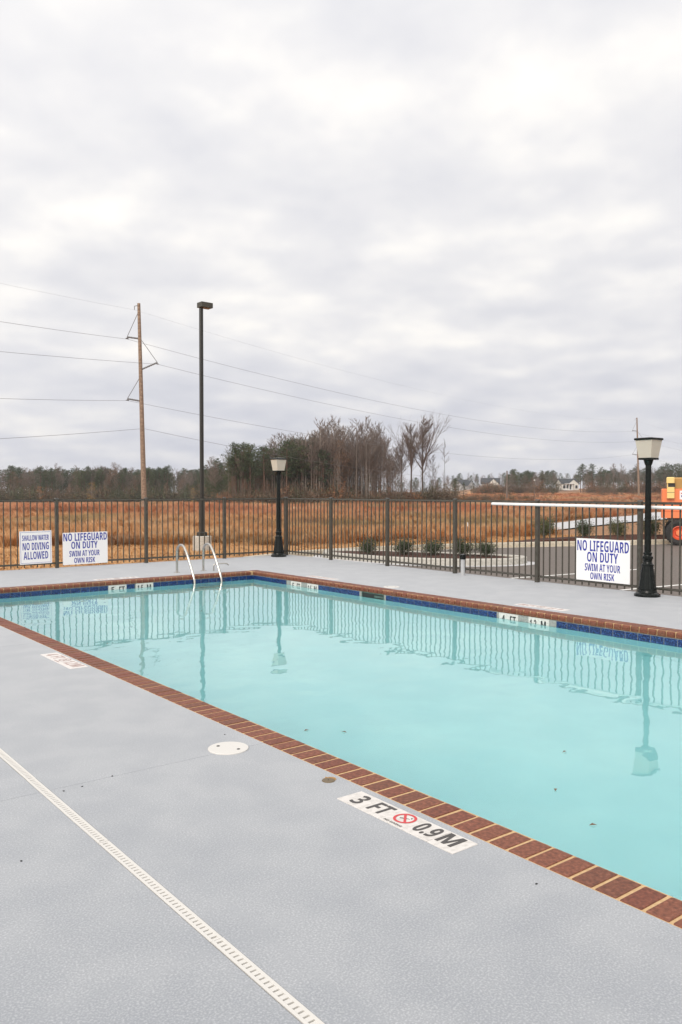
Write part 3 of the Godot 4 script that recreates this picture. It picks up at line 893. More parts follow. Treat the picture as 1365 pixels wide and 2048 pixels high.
func make_fence() -> void:
	var back := thing("metal_fence", "dark metal picket fence along the short end of the pool", "fence")
	var bz := -16.0
	var xs := []
	for k in range(-4, 3): xs.append(5.464 + 1.8526 * k)
	xs.append(10.80)
	fence(back, Vector3(0, 0, bz), Vector3.RIGHT, xs)
	var right := thing("metal_fence", "dark metal picket fence between the long deck and the parking lot", "fence")
	var ds := [0.0327]
	for k in range(0, 10): ds.append(16.0 - 14.256 + 1.8616 * k)
	# the corner post belongs to the first run
	fence(right, Vector3(10.803, 0, -16.0), Vector3.BACK, ds)
	pool_sign("white no lifeguard sign on the fence beside the near lamp post", Vector3(10.772, 0.4385, -7.42), -PI / 2, 0.94, 0.645, [["NO LIFEGUARD", 0.90, 0.165, 0.215], ["ON DUTY", 0.54, 0.15, 0.045], ["SWIM AT YOUR", 0.62, 0.115, -0.115, 0.0, true], ["OWN RISK", 0.42, 0.105, -0.245, 0.0, true]], false)
	pool_sign("white no lifeguard sign on the back fence, next to the bordered shallow water sign", Vector3(6.022, 0.366, -15.975), 0.0, 0.905, 0.628, [["NO LIFEGUARD", 0.875, 0.15, 0.225, 0.0], ["ON DUTY", 0.53, 0.14, 0.065, -0.02], ["SWIM AT YOUR", 0.61, 0.115, -0.10, -0.02, true], ["OWN RISK", 0.42, 0.105, -0.235, -0.02, true]], false, 0.006)
	pool_sign("smaller bordered white sign warning of shallow water on the back fence", Vector3(5.055, 0.418, -15.975), 0.0, 0.605, 0.628, [["SHALLOW WATER", 0.50, 0.105, 0.185, 0.0, true], ["NO DIVING", 0.49, 0.14, 0.025], ["ALLOWED", 0.46, 0.145, -0.15]], true, 0.012)
	var pole := thing("long_pole", "long white pole hung level along the inside of the parking fence", "pole")
	var b := Buf.new()
	b.tube(Vector3(10.735, 1.273, -9.59), Vector3(10.735, 1.235, -2.6), 0.024, 0.024, 14, true)
	part("tube", b, M.white_pole, pole)
	var tie := Buf.new()
	for z: float in [-8.66, -4.94]:
		tie.tube(Vector3(10.735, 1.292, z), Vector3(10.80, 1.292, z), 0.004, 0.004, 6)
		tie.tube(Vector3(10.735, 1.24, z), Vector3(10.80, 1.24, z), 0.004, 0.004, 6)
	part("tie", tie, M.dark_metal, pole)

# ------------------------------------------------------------------ lamps and poles
func make_lamps() -> void:
	var lamp := thing("lamp_post", "black lamp post with square frosted shade at the deck corner", "lamp post", Vector3(10.42, 0, -15.72))
	var base := Buf.new()
	base.lathe([Vector2(0.178, 0.0), Vector2(0.178, 0.03), Vector2(0.160, 0.045), Vector2(0.135, 0.058), Vector2(0.126, 0.085), Vector2(0.126, 0.105)], 32)
	part("base", base, M.lamp_paint, lamp)
	var cone := Buf.new()
	cone.lathe([Vector2(0.122, 0.105), Vector2(0.078, 0.43)], 64, Vector3.ZERO, 16, 0.07)
	part("fluted_skirt", cone, M.lamp_paint, lamp)
	var ring := Buf.new()
	ring.lathe([Vector2(0.084, 0.43), Vector2(0.086, 0.448), Vector2(0.068, 0.465), Vector2(0.060, 0.49), Vector2(0.064, 0.52), Vector2(0.075, 0.535), Vector2(0.075, 0.56), Vector2(0.058, 0.572), Vector2(0.053, 0.585), Vector2(0.060, 0.60), Vector2(0.060, 0.615), Vector2(0.047, 0.625)], 32)
	part("collar", ring, M.lamp_paint, lamp)
	var shaft := Buf.new()
	shaft.lathe([Vector2(0.047, 0.625), Vector2(0.040, 1.85), Vector2(0.052, 1.872), Vector2(0.068, 1.93)], 28)
	part("shaft", shaft, M.lamp_paint, lamp)
	var q := sqrt(0.5)
	var plate := Buf.new()
	plate.lathe([Vector2(0.0, 1.93), Vector2(0.198 * q, 1.93), Vector2(0.198 * q, 1.956), Vector2(0.0, 1.956)], 4, Vector3.ZERO, 0, 0.0, PI / 4)
	part("shade_holder", plate, M.lamp_paint, lamp)
	var glass := Buf.new()
	glass.lathe([Vector2(0.190 * q, 1.957), Vector2(0.258 * q, 2.205)], 4, Vector3.ZERO, 0, 0.0, PI / 4)
	glass.lathe([Vector2(0.184 * q, 1.957), Vector2(0.252 * q, 2.205)], 4, Vector3.ZERO, 0, 0.0, PI / 4)
	part("lamp_shade", glass, M.lamp_acrylic, lamp)
	var roof := Buf.new()
	roof.lathe([Vector2(0.0, 2.206), Vector2(0.282 * q, 2.206), Vector2(0.284 * q, 2.232), Vector2(0.262 * q, 2.238), Vector2(0.0, 2.252)], 4, Vector3.ZERO, 0, 0.0, PI / 4)
	part("roof", roof, M.lamp_paint, lamp)
	copy(lamp, "lamp_post", Vector3(10.60, 0, -6.56), 0.0, "black lamp post with square frosted shade beside the parking lot fence")

	# tall parking light on its concrete footing
	var tl := thing("tall_light_pole", "tall dark pole light with a boxy head on a round concrete footing", "light pole", Vector3(12.79, -0.45, -23.75))
	var ft := Buf.new()
	ft.lathe([Vector2(0.30, -0.1), Vector2(0.30, 0.48), Vector2(0.285, 0.50), Vector2(0.0, 0.50)], 28)
	part("footing", ft, M.concrete, tl)
	var sq := Buf.new()
	sq.soft_box(Vector3(0, 0.565, 0), Vector3(0.26, 0.13, 0.26), 0.02)
	part("base_cover", sq, M.pole_bronze, tl)
	var sp := Buf.new()
	sp.soft_box(Vector3(0, 4.15, 0), Vector3(0.105, 7.3, 0.105), 0.012)
	part("pole", sp, M.pole_bronze, tl)
	var hd := Buf.new()
	var ht := Basis(Vector3.UP, deg_to_rad(2.0))
	hd.soft_box(Vector3(0, 7.90, 0) + ht * Vector3(0.13, 0, 0.02), Vector3(0.42, 0.16, 0.30), 0.008, ht)
	var head := part("head", hd, M.bronze_light, tl)
	head.set_meta("label", "boxy lamp head at the top of the pole")
	var ln := Buf.new()
	ln.box(Vector3(0, 7.815, 0) + ht * Vector3(0.17, 0, 0.02), Vector3(0.26, 0.012, 0.22), ht)
	part("lens", ln, M.lamp_lens, head)

func make_power_line() -> void:
	# insulators carry their conductors on arms; offsets from the foot of the pole
	var foot := Vector3(32.75, -0.4, -72.4)
	var pole := thing("utility_pole", "tall weathered wooden utility pole with three angled insulator arms", "utility pole", foot)
	var tr := Buf.new()
	tr.tube(Vector3(0.05, -0.4, 0.35), Vector3(-0.1, 19.4, -0.3), 0.26, 0.14, 16, true)
	part("pole", tr, M.pole_wood, pole)
	var arms := [[Vector3(-1.0, 16.27, -0.93), Vector3(0.0, 16.10, -0.15), Vector3(-0.05, 18.85, -0.25)], [Vector3(1.19, 13.9, 0.85), Vector3(0.08, 13.29, 0.0), Vector3(0.08, 15.95, -0.1)], [Vector3(-1.07, 10.52, -0.8), Vector3(0.08, 10.26, 0.1), Vector3(0.08, 12.92, 0.02)]]
	for a in arms:
		var b := Buf.new()
		var n := 9
		for k in n:
			var p: Vector3 = a[1].lerp(a[0], k / float(n)); var q: Vector3 = a[1].lerp(a[0], (k + 0.8) / float(n))
			b.tube(p, q, 0.095, 0.06, 10, true)
		b.tube(a[1], a[0], 0.045, 0.045, 8, true)
		var arm := part("insulator_arm", b, M.insulator, pole)
		var br := Buf.new()
		br.tube(a[2], a[0], 0.028, 0.028, 6)
		part("brace_rod", br, M.insulator, arm)
		var cl := Buf.new()
		cl.box(a[0] + Vector3(0, -0.14, 0), Vector3(0.3, 0.07, 0.12), Basis(Vector3.UP, 0.5))
		cl.tube(a[0], a[0] + Vector3(0, -0.14, 0), 0.025, 0.025, 6)
		part("clamp", cl, M.insulator, arm)
	var tb := Buf.new()
	tb.tube(Vector3(-0.1, 19.2, -0.3), Vector3(-0.42, 19.15, -0.55), 0.04, 0.03, 6, true)
	tb.tube(Vector3(-0.42, 19.15, -0.55), Vector3(-0.42, 18.8, -0.55), 0.03, 0.03, 6, true)
	part("ground_wire_bracket", tb, M.insulator, pole)
	var far := copy(pole, "utility_pole", Vector3(181.35, 0.1, -115.1), 0.0, "distant wooden utility pole seen beside the near lamp post head")
	# conductors: each one wire, sagging between the poles and on to the next pole past the frame
	var ends := [["shield wire at the top of the tall utility pole", Vector3(-0.42, 18.8, -0.55), Vector3(17.49, 16.6, -62.9), 2.75, 0.005], ["power line from the top insulator arm of the utility pole", Vector3(-1.0, 16.08, -0.93), Vector3(17.45, 13.82, -62.85), 2.8, 0.013], ["power line from the middle insulator arm of the utility pole", Vector3(1.19, 13.74, 0.85), Vector3(17.41, 11.64, -62.8), 2.75, 0.013], ["power line from the lowest insulator arm of the utility pole", Vector3(-1.07, 10.35, -0.8), Vector3(17.36, 8.23, -62.73), 2.95, 0.013], ["lowest cable hung halfway down the tall utility pole", Vector3(0.12, 7.75, 0.1), Vector3(17.32, 5.31, -62.68), 4.2, 0.014]]
	for e in ends:
		var b := Buf.new()
		var a: Vector3 = foot + e[1]; var c: Vector3 = far.position + e[1]
		if e[3] > 4.0: c.y -= 0.3
		var pts := []
		var out: Vector3 = e[2]
		for k in range(12, 0, -1):
			var t := k / 12.0 * 3.4
			var p := a.lerp(out, t)
			p.y += (t * t - t) * 0.16
			pts.append(p)
		for k in 41:
			var t := k / 40.0
			var p := a.lerp(c, t)
			p.y -= 4.0 * float(e[3]) * t * (1 - t)
			pts.append(p)
		for k in range(1, 9):
			var t := k / 8.0
			var p := c.lerp(c + Vector3(110, 0.5, -22), t)
			p.y -= 4.0 * 2.0 * t * (1 - t)
			pts.append(p)
		b.path(pts, e[4], 5)
		var o := thing("power_line", e[0], "power line", Vector3.ZERO)
		part("conductor", b, M.wire, o)
	var bp := thing("brown_post", "thin dark brown post standing alone before the far trees", "pole", Vector3(131.3, land(131.3, -113.3) - 0.2, -113.3))
	var pb := Buf.new(); pb.tube(Vector3.ZERO, Vector3(0, 6.0, 0), 0.17, 0.13, 10, true)
	part("post", pb, M.twig_red, bp)
	var sl := thing("yard_light", "thin pale pole with a small white lamp by the far trees", "light pole", Vector3(151.8, land(151.8, -122.8), -122.8))
	var sb := Buf.new(); sb.tube(Vector3.ZERO, Vector3(0, 3.9, 0), 0.06, 0.045, 8, true)
	part("pole", sb, M.bark_grey, sl)
	var sg := Buf.new(); sg.lathe([Vector2(0.0, 3.85), Vector2(0.15, 3.88), Vector2(0.18, 3.98), Vector2(0.12, 4.12), Vector2(0, 4.15)], 12)
	part("globe", sg, M.white_plastic, sl)
	for a in [[Vector3(24.2, -0.45, -22.9), "white topped survey stake in the dry grass past the parking lot", 0.62, M.white_plastic], [Vector3(28.4, -0.45, -20.4), "small brown survey stake near the planted bed", 0.5, M.leaf_brown]]:
		var st := thing("survey_stake", a[1], "stake", a[0])
		var q := Buf.new(); q.box(Vector3(0, a[2] / 2, 0), Vector3(0.03, a[2], 0.03))
		part("stake", q, M.bark_grey, st)
		var r := Buf.new(); r.box(Vector3(0, a[2], 0), Vector3(0.036, 0.16, 0.036))
		part("tip", r, a[3], st)

# ------------------------------------------------------------------ lift machine at the kerb
func make_machine() -> void:
	var o := thing("lift_machine", "orange and cream construction machine with red wheel hubs parked at the far kerb", "construction vehicle", Vector3(27.75, -0.445, -16.02), deg_to_rad(-58.0))
	var body := Buf.new()
	body.soft_box(Vector3(1.35, 1.50, -0.75), Vector3(3.74, 1.06, 1.5), 0.03)
	part("body", body, M.orange_paint, o)
	var skirt := Buf.new()
	skirt.box(Vector3(1.35, 0.93, -0.75), Vector3(3.3, 0.10, 1.38))
	skirt.box(Vector3(1.4, 0.70, -0.78), Vector3(2.4, 0.4, 0.9))
	part("frame", skirt, M.dark_metal, o)
	var seam := Buf.new()
	seam.box(Vector3(1.35, 1.22, 0.002), Vector3(3.7, 0.018, 0.012))
	part("panel_seam", seam, M.rim_paint, o)
	var hood := Buf.new()
	hood.soft_box(Vector3(1.45, 2.235, -0.62), Vector3(3.2, 0.40, 1.14), 0.05)
	part("hood", hood, M.mustard_paint, o)
	var bx := Buf.new()
	bx.soft_box(Vector3(-0.235, 2.335, 0.05), Vector3(0.27, 0.215, 0.30), 0.03)
	bx.soft_box(Vector3(-0.225, 1.885, 0.05), Vector3(0.25, 0.40, 0.24), 0.012)
	bx.box(Vector3(-0.335, 2.15, 0.05), Vector3(0.03, 0.17, 0.24))
	var bracket := part("light_bracket", bx, M.cream_paint, o)
	var sl := Buf.new()
	sl.box(Vector3(-0.19, 2.155, 0.02), Vector3(0.22, 0.14, 0.2))
	sl.box(Vector3(-0.225, 1.895, 0.172), Vector3(0.25, 0.014, 0.004))
	part("recess", sl, M.dark_metal, bracket)
	var pc := Buf.new()
	pc.box(Vector3(0.33, 1.80, 0.004), Vector3(0.5, 0.32, 0.008))
	var placard := part("placard", pc, M.sign_white, o)
	var pr := Buf.new(); pr.box(Vector3(0.33, 1.86, 0.009), Vector3(0.42, 0.045, 0.004))
	part("red_stripe", pr, M.placard_red, placard)
	var pb := Buf.new(); pb.box(Vector3(0.33, 1.76, 0.009), Vector3(0.40, 0.07, 0.004))
	part("blue_stripe", pb, M.placard_blue, placard)
	for p: Vector3 in [Vector3(0.06, 0.45, 0.16), Vector3(2.5, 0.45, 0.16), Vector3(0.06, 0.45, -1.66), Vector3(2.5, 0.45, -1.66)]:
		var w := Node3D.new(); w.name = "wheel"; o.add_child(w, true)
		if w.name != "wheel": w.name = "wheel_%03d" % (o.get_child_count())
		w.position = p
		w.rotation.x = PI / 2
		var ty := Buf.new()
		ty.lathe([Vector2(0.25, -0.13), Vector2(0.36, -0.16), Vector2(0.43, -0.14), Vector2(0.452, -0.09), Vector2(0.452, 0.09), Vector2(0.43, 0.14), Vector2(0.36, 0.16), Vector2(0.25, 0.13)], 40)
		for k in 22:
			var a := TAU * k / 22
			ty.box(Vector3(cos(a) * 0.45, 0.07 * (1 if k % 2 else -1), sin(a) * 0.45), Vector3(0.035, 0.13, 0.06), Basis(Vector3.UP, -a))
		put("tyre", ty.mesh(), M.rubber, w)
		var rm := Buf.new()
		rm.lathe([Vector2(0.25, -0.12), Vector2(0.25, 0.13), Vector2(0.225, 0.135), Vector2(0.19, 0.06), Vector2(0.13, 0.05), Vector2(0.11, 0.09), Vector2(0.0, 0.10)], 32)
		rm.lathe([Vector2(0.0, -0.1), Vector2(0.25, -0.12)], 32)
		put("rim", rm.mesh(), M.rim_paint, w)
		var hb := Buf.new()
		hb.lathe([Vector2(0.105, 0.09), Vector2(0.10, 0.12), Vector2(0.0, 0.125)], 24)
		put("hub", hb.mesh(), M.orange_paint, w)

# ------------------------------------------------------------------ houses
func house(called: String, label: String, at: Vector3, turn: float, w: float, d: float, wall: float, rise: float, siding: Material, porch: bool) -> void:
	var o := thing(called, label, "house", at, turn)
	var b := Buf.new()
	b.box(Vector3(0, wall / 2, -d / 2), Vector3(w, wall, d))
	part("wall", b, siding, o)
	# main roof with its ridge along x, then a gable over the front
	var r := Buf.new()
	var e := 0.35
	var p0 := Vector3(-w / 2 - e, wall, e); var p1 := Vector3(w / 2 + e, wall, e)
	var q0 := Vector3(-w / 2 - e, wall, -d - e); var q1 := Vector3(w / 2 + e, wall, -d - e)
	var m0 := Vector3(-w / 2 - e, wall + rise, -d / 2); var m1 := Vector3(w / 2 + e, wall + rise, -d / 2)
	r.quad(p0, p1, m1, m0, Vector3(0, 1, 0.8).normalized()); r.quad(q0, q1, m1, m0, Vector3(0, 1, -0.8).normalized())
	r.quad(p0, p1, q1, q0, Vector3.DOWN)
	var roof := part("roof", r, M.shingle, o)
	var ga := Buf.new()
	for s: float in [-1.0, 1.0]:
		var x := s * (w / 2 + 0.01)
		ga.tri(Vector3(x, wall, 0), Vector3(x, wall, -d), Vector3(x, wall + rise * 0.92, -d / 2), Vector3(s, 0, 0), Vector3(s, 0, 0), Vector3(s, 0, 0))
	part("gable", ga, siding, o)
	var gx := w * 0.18; var gw := w * 0.62; var gr := rise * 0.80
	var fg := Buf.new()
	fg.tri(Vector3(gx - gw / 2, wall, 0.5), Vector3(gx + gw / 2, wall, 0.5), Vector3(gx, wall + gr, 0.5), Vector3.BACK, Vector3.BACK, Vector3.BACK)
	fg.box(Vector3(gx + gw * 0.27, wall / 2, 0.25), Vector3(gw * 0.44, wall, 0.5))
	part("front_gable", fg, siding, o)
	var fr := Buf.new()
	for s: float in [-1.0, 1.0]:
		var a := Vector3(gx, wall + gr + 0.1, 0.75); var c := Vector3(gx + s * (gw / 2 + 0.3), wall - 0.1, 0.75)
		fr.quad(a, c, c + Vector3(0, 0, -d / 2), a + Vector3(0, 0, -d / 2 - 0.4), Vector3(s * 0.6, 0.8, 0))
	part("gable_roof", fr, M.shingle, roof)
	for x: float in [gx + gw * 0.27, -w * 0.36]:
		var wi := Buf.new(); wi.box(Vector3(x, wall * 0.52, 0.52 if x > 0 else 0.02), Vector3(1.0, 1.3, 0.06))
		var win := part("window", wi, M.house_glass, o)
		for s: float in [-1.0, 1.0]:
			var wf := Buf.new()
			wf.box(Vector3(x + s * 0.55, wall * 0.52, 0.53 if x > 0 else 0.03), Vector3(0.1, 1.5, 0.08))
			part("shutter", wf, M.sign_white, win)
	if porch:
		var dr := Buf.new(); dr.box(Vector3(-0.1, 1.1, 0.02), Vector3(1.0, 2.2, 0.06))
		part("door", dr, M.house_glass, o)
		var vw := Buf.new(); vw.box(Vector3(-1.5, 1.45, 0.02), Vector3(1.2, 1.4, 0.06))
		part("window", vw, M.house_glass, o)
		for x: float in [-2.3, -0.9, 0.5]:
			var po := Buf.new(); po.box(Vector3(x, wall / 2, 1.2), Vector3(0.2, wall, 0.2))
			part("porch_post", po, M.sign_white, o)
		var pr := Buf.new()
		pr.box(Vector3(-0.9, wall + 0.1, 0.7), Vector3(3.4, 0.2, 1.6))
		pr.box(Vector3(-0.9, 0.1, 0.7), Vector3(3.4, 0.3, 1.6))
		part("porch", pr, M.sign_white, o)

func make_houses() -> void:
	house("farmhouse", "white gabled house with a dark roof and small front porch at the wood edge", Vector3(291.4, land(291.4, -216.8) + 0.1, -216.8), deg_to_rad(-30.0), 7.4, 7.0, 2.6, 2.3, M.siding, true)
	house("far_house", "pale grey house with dark roof on the clay rise, nearest the lone bare tree", Vector3(307.0, land(307, -290) - 0.4, -290.0), deg_to_rad(10.0), 10.5, 8.0, 2.6, 3.0, M.grey_siding, false)
	house("far_house", "bright white house with dark roof on the clay rise beside the pine wood", Vector3(317.0, land(317, -284) - 0.4, -284.5), deg_to_rad(-50.0), 9.0, 8.0, 2.7, 3.2, M.siding, false)
	# bare clay bank in front of them
	var b := Buf.new()
	var n := 14
	for i in n:
		for j in 5:
			var f := func(ii: int, jj: int) -> Vector3:
				var u := float(ii) / n; var v := jj / 5.0
				var p := Vector2(231, -220).lerp(Vector2(255, -203), u) + Vector2(0.72, -0.69) * v * 40.0
				var edge := sin(PI * u) * sin(PI * clampf(v * 0.9 + 0.05, 0, 1))
				return Vector3(p.x, land(p.x, p.y) - 0.3 + 1.7 * sqrt(maxf(edge, 0.0)) * (0.55 + 0.45 * v), p.y)
			var a: Vector3 = f.call(i, j); var c: Vector3 = f.call(i + 1, j); var d: Vector3 = f.call(i + 1, j + 1); var e: Vector3 = f.call(i, j + 1)
			var nn := (c - a).cross(e - a).normalized()
			if nn.y < 0: nn = -nn
			b.quad(a, c, d, e, nn)
	struct("clay_bank", b, M.clay)

# ------------------------------------------------------------------ plants
func bare_tree(seed_: int, h: float, spread: float, first: float, lean: float, thick: float, limbs: int, twigs: int, rise := 0.7) -> Array:
	var r := RandomNumberGenerator.new(); r.seed = seed_
	var trunk := Buf.new(); var crown := Buf.new()
	var line := []
	var p := Vector3.ZERO
	var n := 9
	for k in n + 1:
		line.append(p)
		p += Vector3(r.randf_range(-0.03, 0.03) + lean * 0.06 * k / n, 1, r.randf_range(-0.03, 0.03)) * h / n
	for k in n:
		trunk.tube(line[k], line[k + 1], thick * pow(1.0 - k / float(n + 1), 0.8), thick * pow(1.0 - (k + 1) / float(n + 1), 0.8), 6)
	for i in limbs:
		var t := lerpf(first, 0.98, (i + r.randf()) / limbs)
		var f := t * n
		var at: Vector3 = line[int(f)].lerp(line[mini(int(f) + 1, n)], f - int(f))
		var az := r.randf() * TAU
		var out := Vector3(cos(az), 0, sin(az))
		var len_ := h * spread * (1.15 - t) * r.randf_range(0.7, 1.25)
		var d := (out + Vector3.UP * r.randf_range(rise, rise * 2.2)).normalized()
		var rad := maxf(thick * 0.36 * (1.08 - t), 0.014)
		if limbs >= 26 and i < 6:
			len_ = h * r.randf_range(0.36, 0.52)
			d = (out + Vector3.UP * r.randf_range(0.9, 1.7)).normalized()
			rad = thick * r.randf_range(0.38, 0.55)
		var segs := 4
		for s in segs:
			var nd := (d + Vector3(r.randf_range(-0.25, 0.25), 0.16, r.randf_range(-0.25, 0.25))).normalized()
			var to := at + nd * len_ / segs
			crown.tube(at, to, rad * (1 - s / 5.0), rad * (1 - (s + 1) / 5.0), 4)
			for q in twigs:
				var base := at.lerp(to, r.randf())
				var td := (nd + Vector3(r.randf_range(-1, 1), r.randf_range(-0.3, 0.9), r.randf_range(-1, 1)) * 0.8).normalized()
				var tl := len_ * r.randf_range(0.18, 0.42) * (1.25 if limbs >= 26 else 1.0)
				var mid := base + td * tl * 0.5
				var tip := mid + (td + Vector3(r.randf_range(-0.3, 0.3), 0.35, r.randf_range(-0.3, 0.3))).normalized() * tl * 0.5
				crown.tube(base, mid, 0.0135, 0.010, 3)
				crown.tube(mid, tip, 0.010, 0.006, 3)
				for w in 4:
					var wb := base.lerp(tip, r.randf_range(0.3, 1.0))
					crown.tube(wb, wb + (td + Vector3(r.randf_range(-1, 1), r.randf_range(0, 1), r.randf_range(-1, 1)) * 0.7).normalized() * tl * r.randf_range(0.25, 0.5), 0.008, 0.0045, 3)
			at = to; d = nd
	return [trunk.mesh(), crown.mesh()]

func leaf_cloud(b: Buf, at: Vector3, size: float, n: int, leaf: float, r: RandomNumberGenerator, flat := 1.0) -> void:
	for k in n:
		var d := Vector3(r.randfn(), r.randfn() * flat, r.randfn()) * size * 0.5
		var c := at + d
		var u := Vector3(r.randf_range(-1, 1), r.randf_range(-1, 1), r.randf_range(-1, 1)).normalized()
		var w := u.cross(Vector3(r.randf_range(-1, 1), r.randf_range(-1, 1), r.randf_range(-1, 1)).normalized()).normalized()
		var l := leaf * r.randf_range(0.6, 1.3)
		var nn := (u.cross(w) + d.normalized() * 0.6 + Vector3.UP * 0.3).normalized()
		b.tri(c - u * l, c + w * l * 0.55, c + u * l, nn, nn, nn)

func pine_tree(seed_: int, h: float, wide: float, first: float, thick: float) -> Array:
	var r := RandomNumberGenerator.new(); r.seed = seed_
	var trunk := Buf.new(); var crown := Buf.new()
	var top := Vector3(r.randf_range(-0.3, 0.3), h, r.randf_range(-0.3, 0.3))
	trunk.tube(Vector3.ZERO, top * 0.5, thick, thick * 0.75, 7)
	trunk.tube(top * 0.5, top, thick * 0.75, 0.03, 7)
	var n := 46
	for i in n:
		var t := lerpf(first, 1.0, pow((i + 0.5) / n, 0.85))
		var az := i * 2.4 + r.randf_range(-0.5, 0.5)
		var prof := sin(PI * clampf((t - first) / (1.0 - first) * 0.80 + 0.17, 0, 1))
		var len_ := wide * (0.25 + 0.75 * prof) * r.randf_range(0.6, 1.15)
		var at := top * t
		var tip := at + Vector3(cos(az), r.randf_range(0.05, 0.45), sin(az)) * len_
		trunk.tube(at, tip, 0.035, 0.012, 3)
		for q in 3:
			var c := at.lerp(tip, 0.45 + 0.28 * q)
			leaf_cloud(crown, c + Vector3(r.randf_range(-0.1, 0.1), 0, r.randf_range(-0.1, 0.1)), wide * 0.17, 13, 0.155, r, 0.6)
	leaf_cloud(crown, top, wide * 0.2, 18, 0.16, r)
	return [trunk.mesh(), crown.mesh()]

func leafy_tree(seed_: int, h: float, wide: float, first: float, leaves: int) -> Array:
	var r := RandomNumberGenerator.new(); r.seed = seed_
	var a := bare_tree(seed_, h, wide, first, 0.0, h * 0.011, 16, 2)
	var crown := Buf.new()
	for k in 46:
		var t := r.randf_range(first, 0.98)
		var az := r.randf() * TAU
		var rr := h * wide * 0.55 * sin(PI * clampf((t - first) / (1 - first) * 0.75 + 0.2, 0, 1)) * sqrt(r.randf())
		leaf_cloud(crown, Vector3(cos(az) * rr, t * h, sin(az) * rr), h * 0.085, leaves, 0.13, r, 0.7)
	return [a[0], a[1], crown.mesh()]

var kinds := {}

func plant(kind: String, called: String, label: String, category: String, group: String, at: Vector2, size: float, turn: float, sink := 0.0) -> Node3D:
	var k: Array = kinds[kind]
	var o := thing(called, label, category, Vector3(at.x, land(at.x, at.y) - sink, at.y), turn, group)
	o.scale = Vector3.ONE * size
	for p in k:
		put(p[0], p[1], M[p[2]], o)
	return o

func make_kinds() -> void:
	# four bare trees, pines, and trees that keep brown or coloured leaves; all ten metres tall before scaling
	var specs := [["slim", 101, 10.0, 0.36, 0.42, 0.1, 0.08, 22, 3, 0.42], ["slim_b", 102, 10.0, 0.40, 0.48, -0.2, 0.075, 20, 3, 0.40], ["wide", 103, 10.0, 0.46, 0.40, 0.15, 0.13, 26, 6, 0.34], ["wide_b", 104, 10.0, 0.46, 0.36, 0.4, 0.14, 26, 6, 0.34], ["pole", 105, 10.0, 0.2, 0.6, 0.0, 0.05, 14, 2, 0.5]]
	for s in specs:
		var m := bare_tree(s[1], s[2], s[3], s[4], s[5], s[6], s[7], s[8], s[9])
		for tone in [["grey", "bark_grey", "twig_brown"], ["red", "bark_grey", "twig_red"], ["dark", "bark_dark", "twig_dark"], ["pale", "bark_pale", "twig_brown"]]:
			kinds[s[0] + "_" + tone[0]] = [["trunk", m[0], tone[1]], ["crown", m[1], tone[2]]]
	for s in [["pine_a", 201, 10.0, 2.0, 0.42, 0.16], ["pine_b", 202, 10.0, 1.7, 0.30, 0.14], ["pine_c", 203, 10.0, 2.3, 0.50, 0.17], ["cedar", 204, 10.0, 2.2, 0.06, 0.15]]:
		var m := pine_tree(s[1], s[2], s[3], s[4], s[5])
		for tone in [["dark", "needle_dark"], ["mid", "needle_mid"], ["olive", "needle_olive"]]:
			kinds[s[0] + "_" + tone[0]] = [["trunk", m[0], "bark_pine"], ["crown", m[1], tone[1]]]
	for s in [["leafy_a", 301, 0.34, 0.25, 30], ["leafy_b", 302, 0.42, 0.12, 22]]:
		var m := leafy_tree(s[1], 10.0, s[2], s[3], s[4])
		for tone in [["brown", "leaf_brown"], ["orange", "leaf_orange"], ["gold", "leaf_gold"]]:
			kinds[s[0] + "_" + tone[0]] = [["trunk", m[0], "bark_grey"], ["branches", m[1], "twig_brown"], ["crown", m[2], tone[1]]]

# what a far tree stands behind, as seen across the pool
func landmark(at: Vector2) -> String:
	var b := rad_to_deg(atan2(at.x, -at.y))
	for k in [[16.4, "left of the bordered sign"], [19.0, "above the bordered sign"], [21.8, "above the back fence lifeguard sign"], [23.9, "just left of the wooden pole"], [26.2, "just right of the wooden pole"], [28.2, "just left of the tall light"], [30.0, "just right of the tall light"], [32.6, "left of the corner lamp"], [34.3, "behind the corner lamp"], [37.0, "right of the corner lamp"], [39.0, "left of the tallest trees"], [41.2, "among the tallest trees"], [43.6, "right of the tallest trees"], [46.2, "near the leaning dark tree"], [49.1, "left of the brown post"], [51.2, "right of the brown post"], [53.0, "left of the farmhouse"], [55.2, "right of the farmhouse"], [57.4, "left of the distant pole"], [59.0, "behind the near lamp head"]]:
		if b < k[0]: return k[1]
	return "above the orange machine"

# a stand of trees between two points, in rows that run back into the wood
func stand(from: Vector2, to: Vector2, count: int, deep: float, low: float, high: float, mix: Array, seed_: int) -> void:
	rng.seed = seed_
	var back := (to - from).orthogonal().normalized()
	if back.dot(from) < 0: back = -back
	for i in count:
		var m: Array = mix[rng.randi_range(0, mix.size() - 1)]
		var at := from.lerp(to, (i + rng.randf_range(-0.4, 1.4)) / count) + back * deep * rng.randf()
		var h := rng.randf_range(low, high) * float(m[5] if m.size() > 5 else 1.0)
		plant(m[0], m[1], m[2] + ", " + landmark(at), m[3], m[4], at, h / 10.0, rng.randf() * TAU, 0.1)

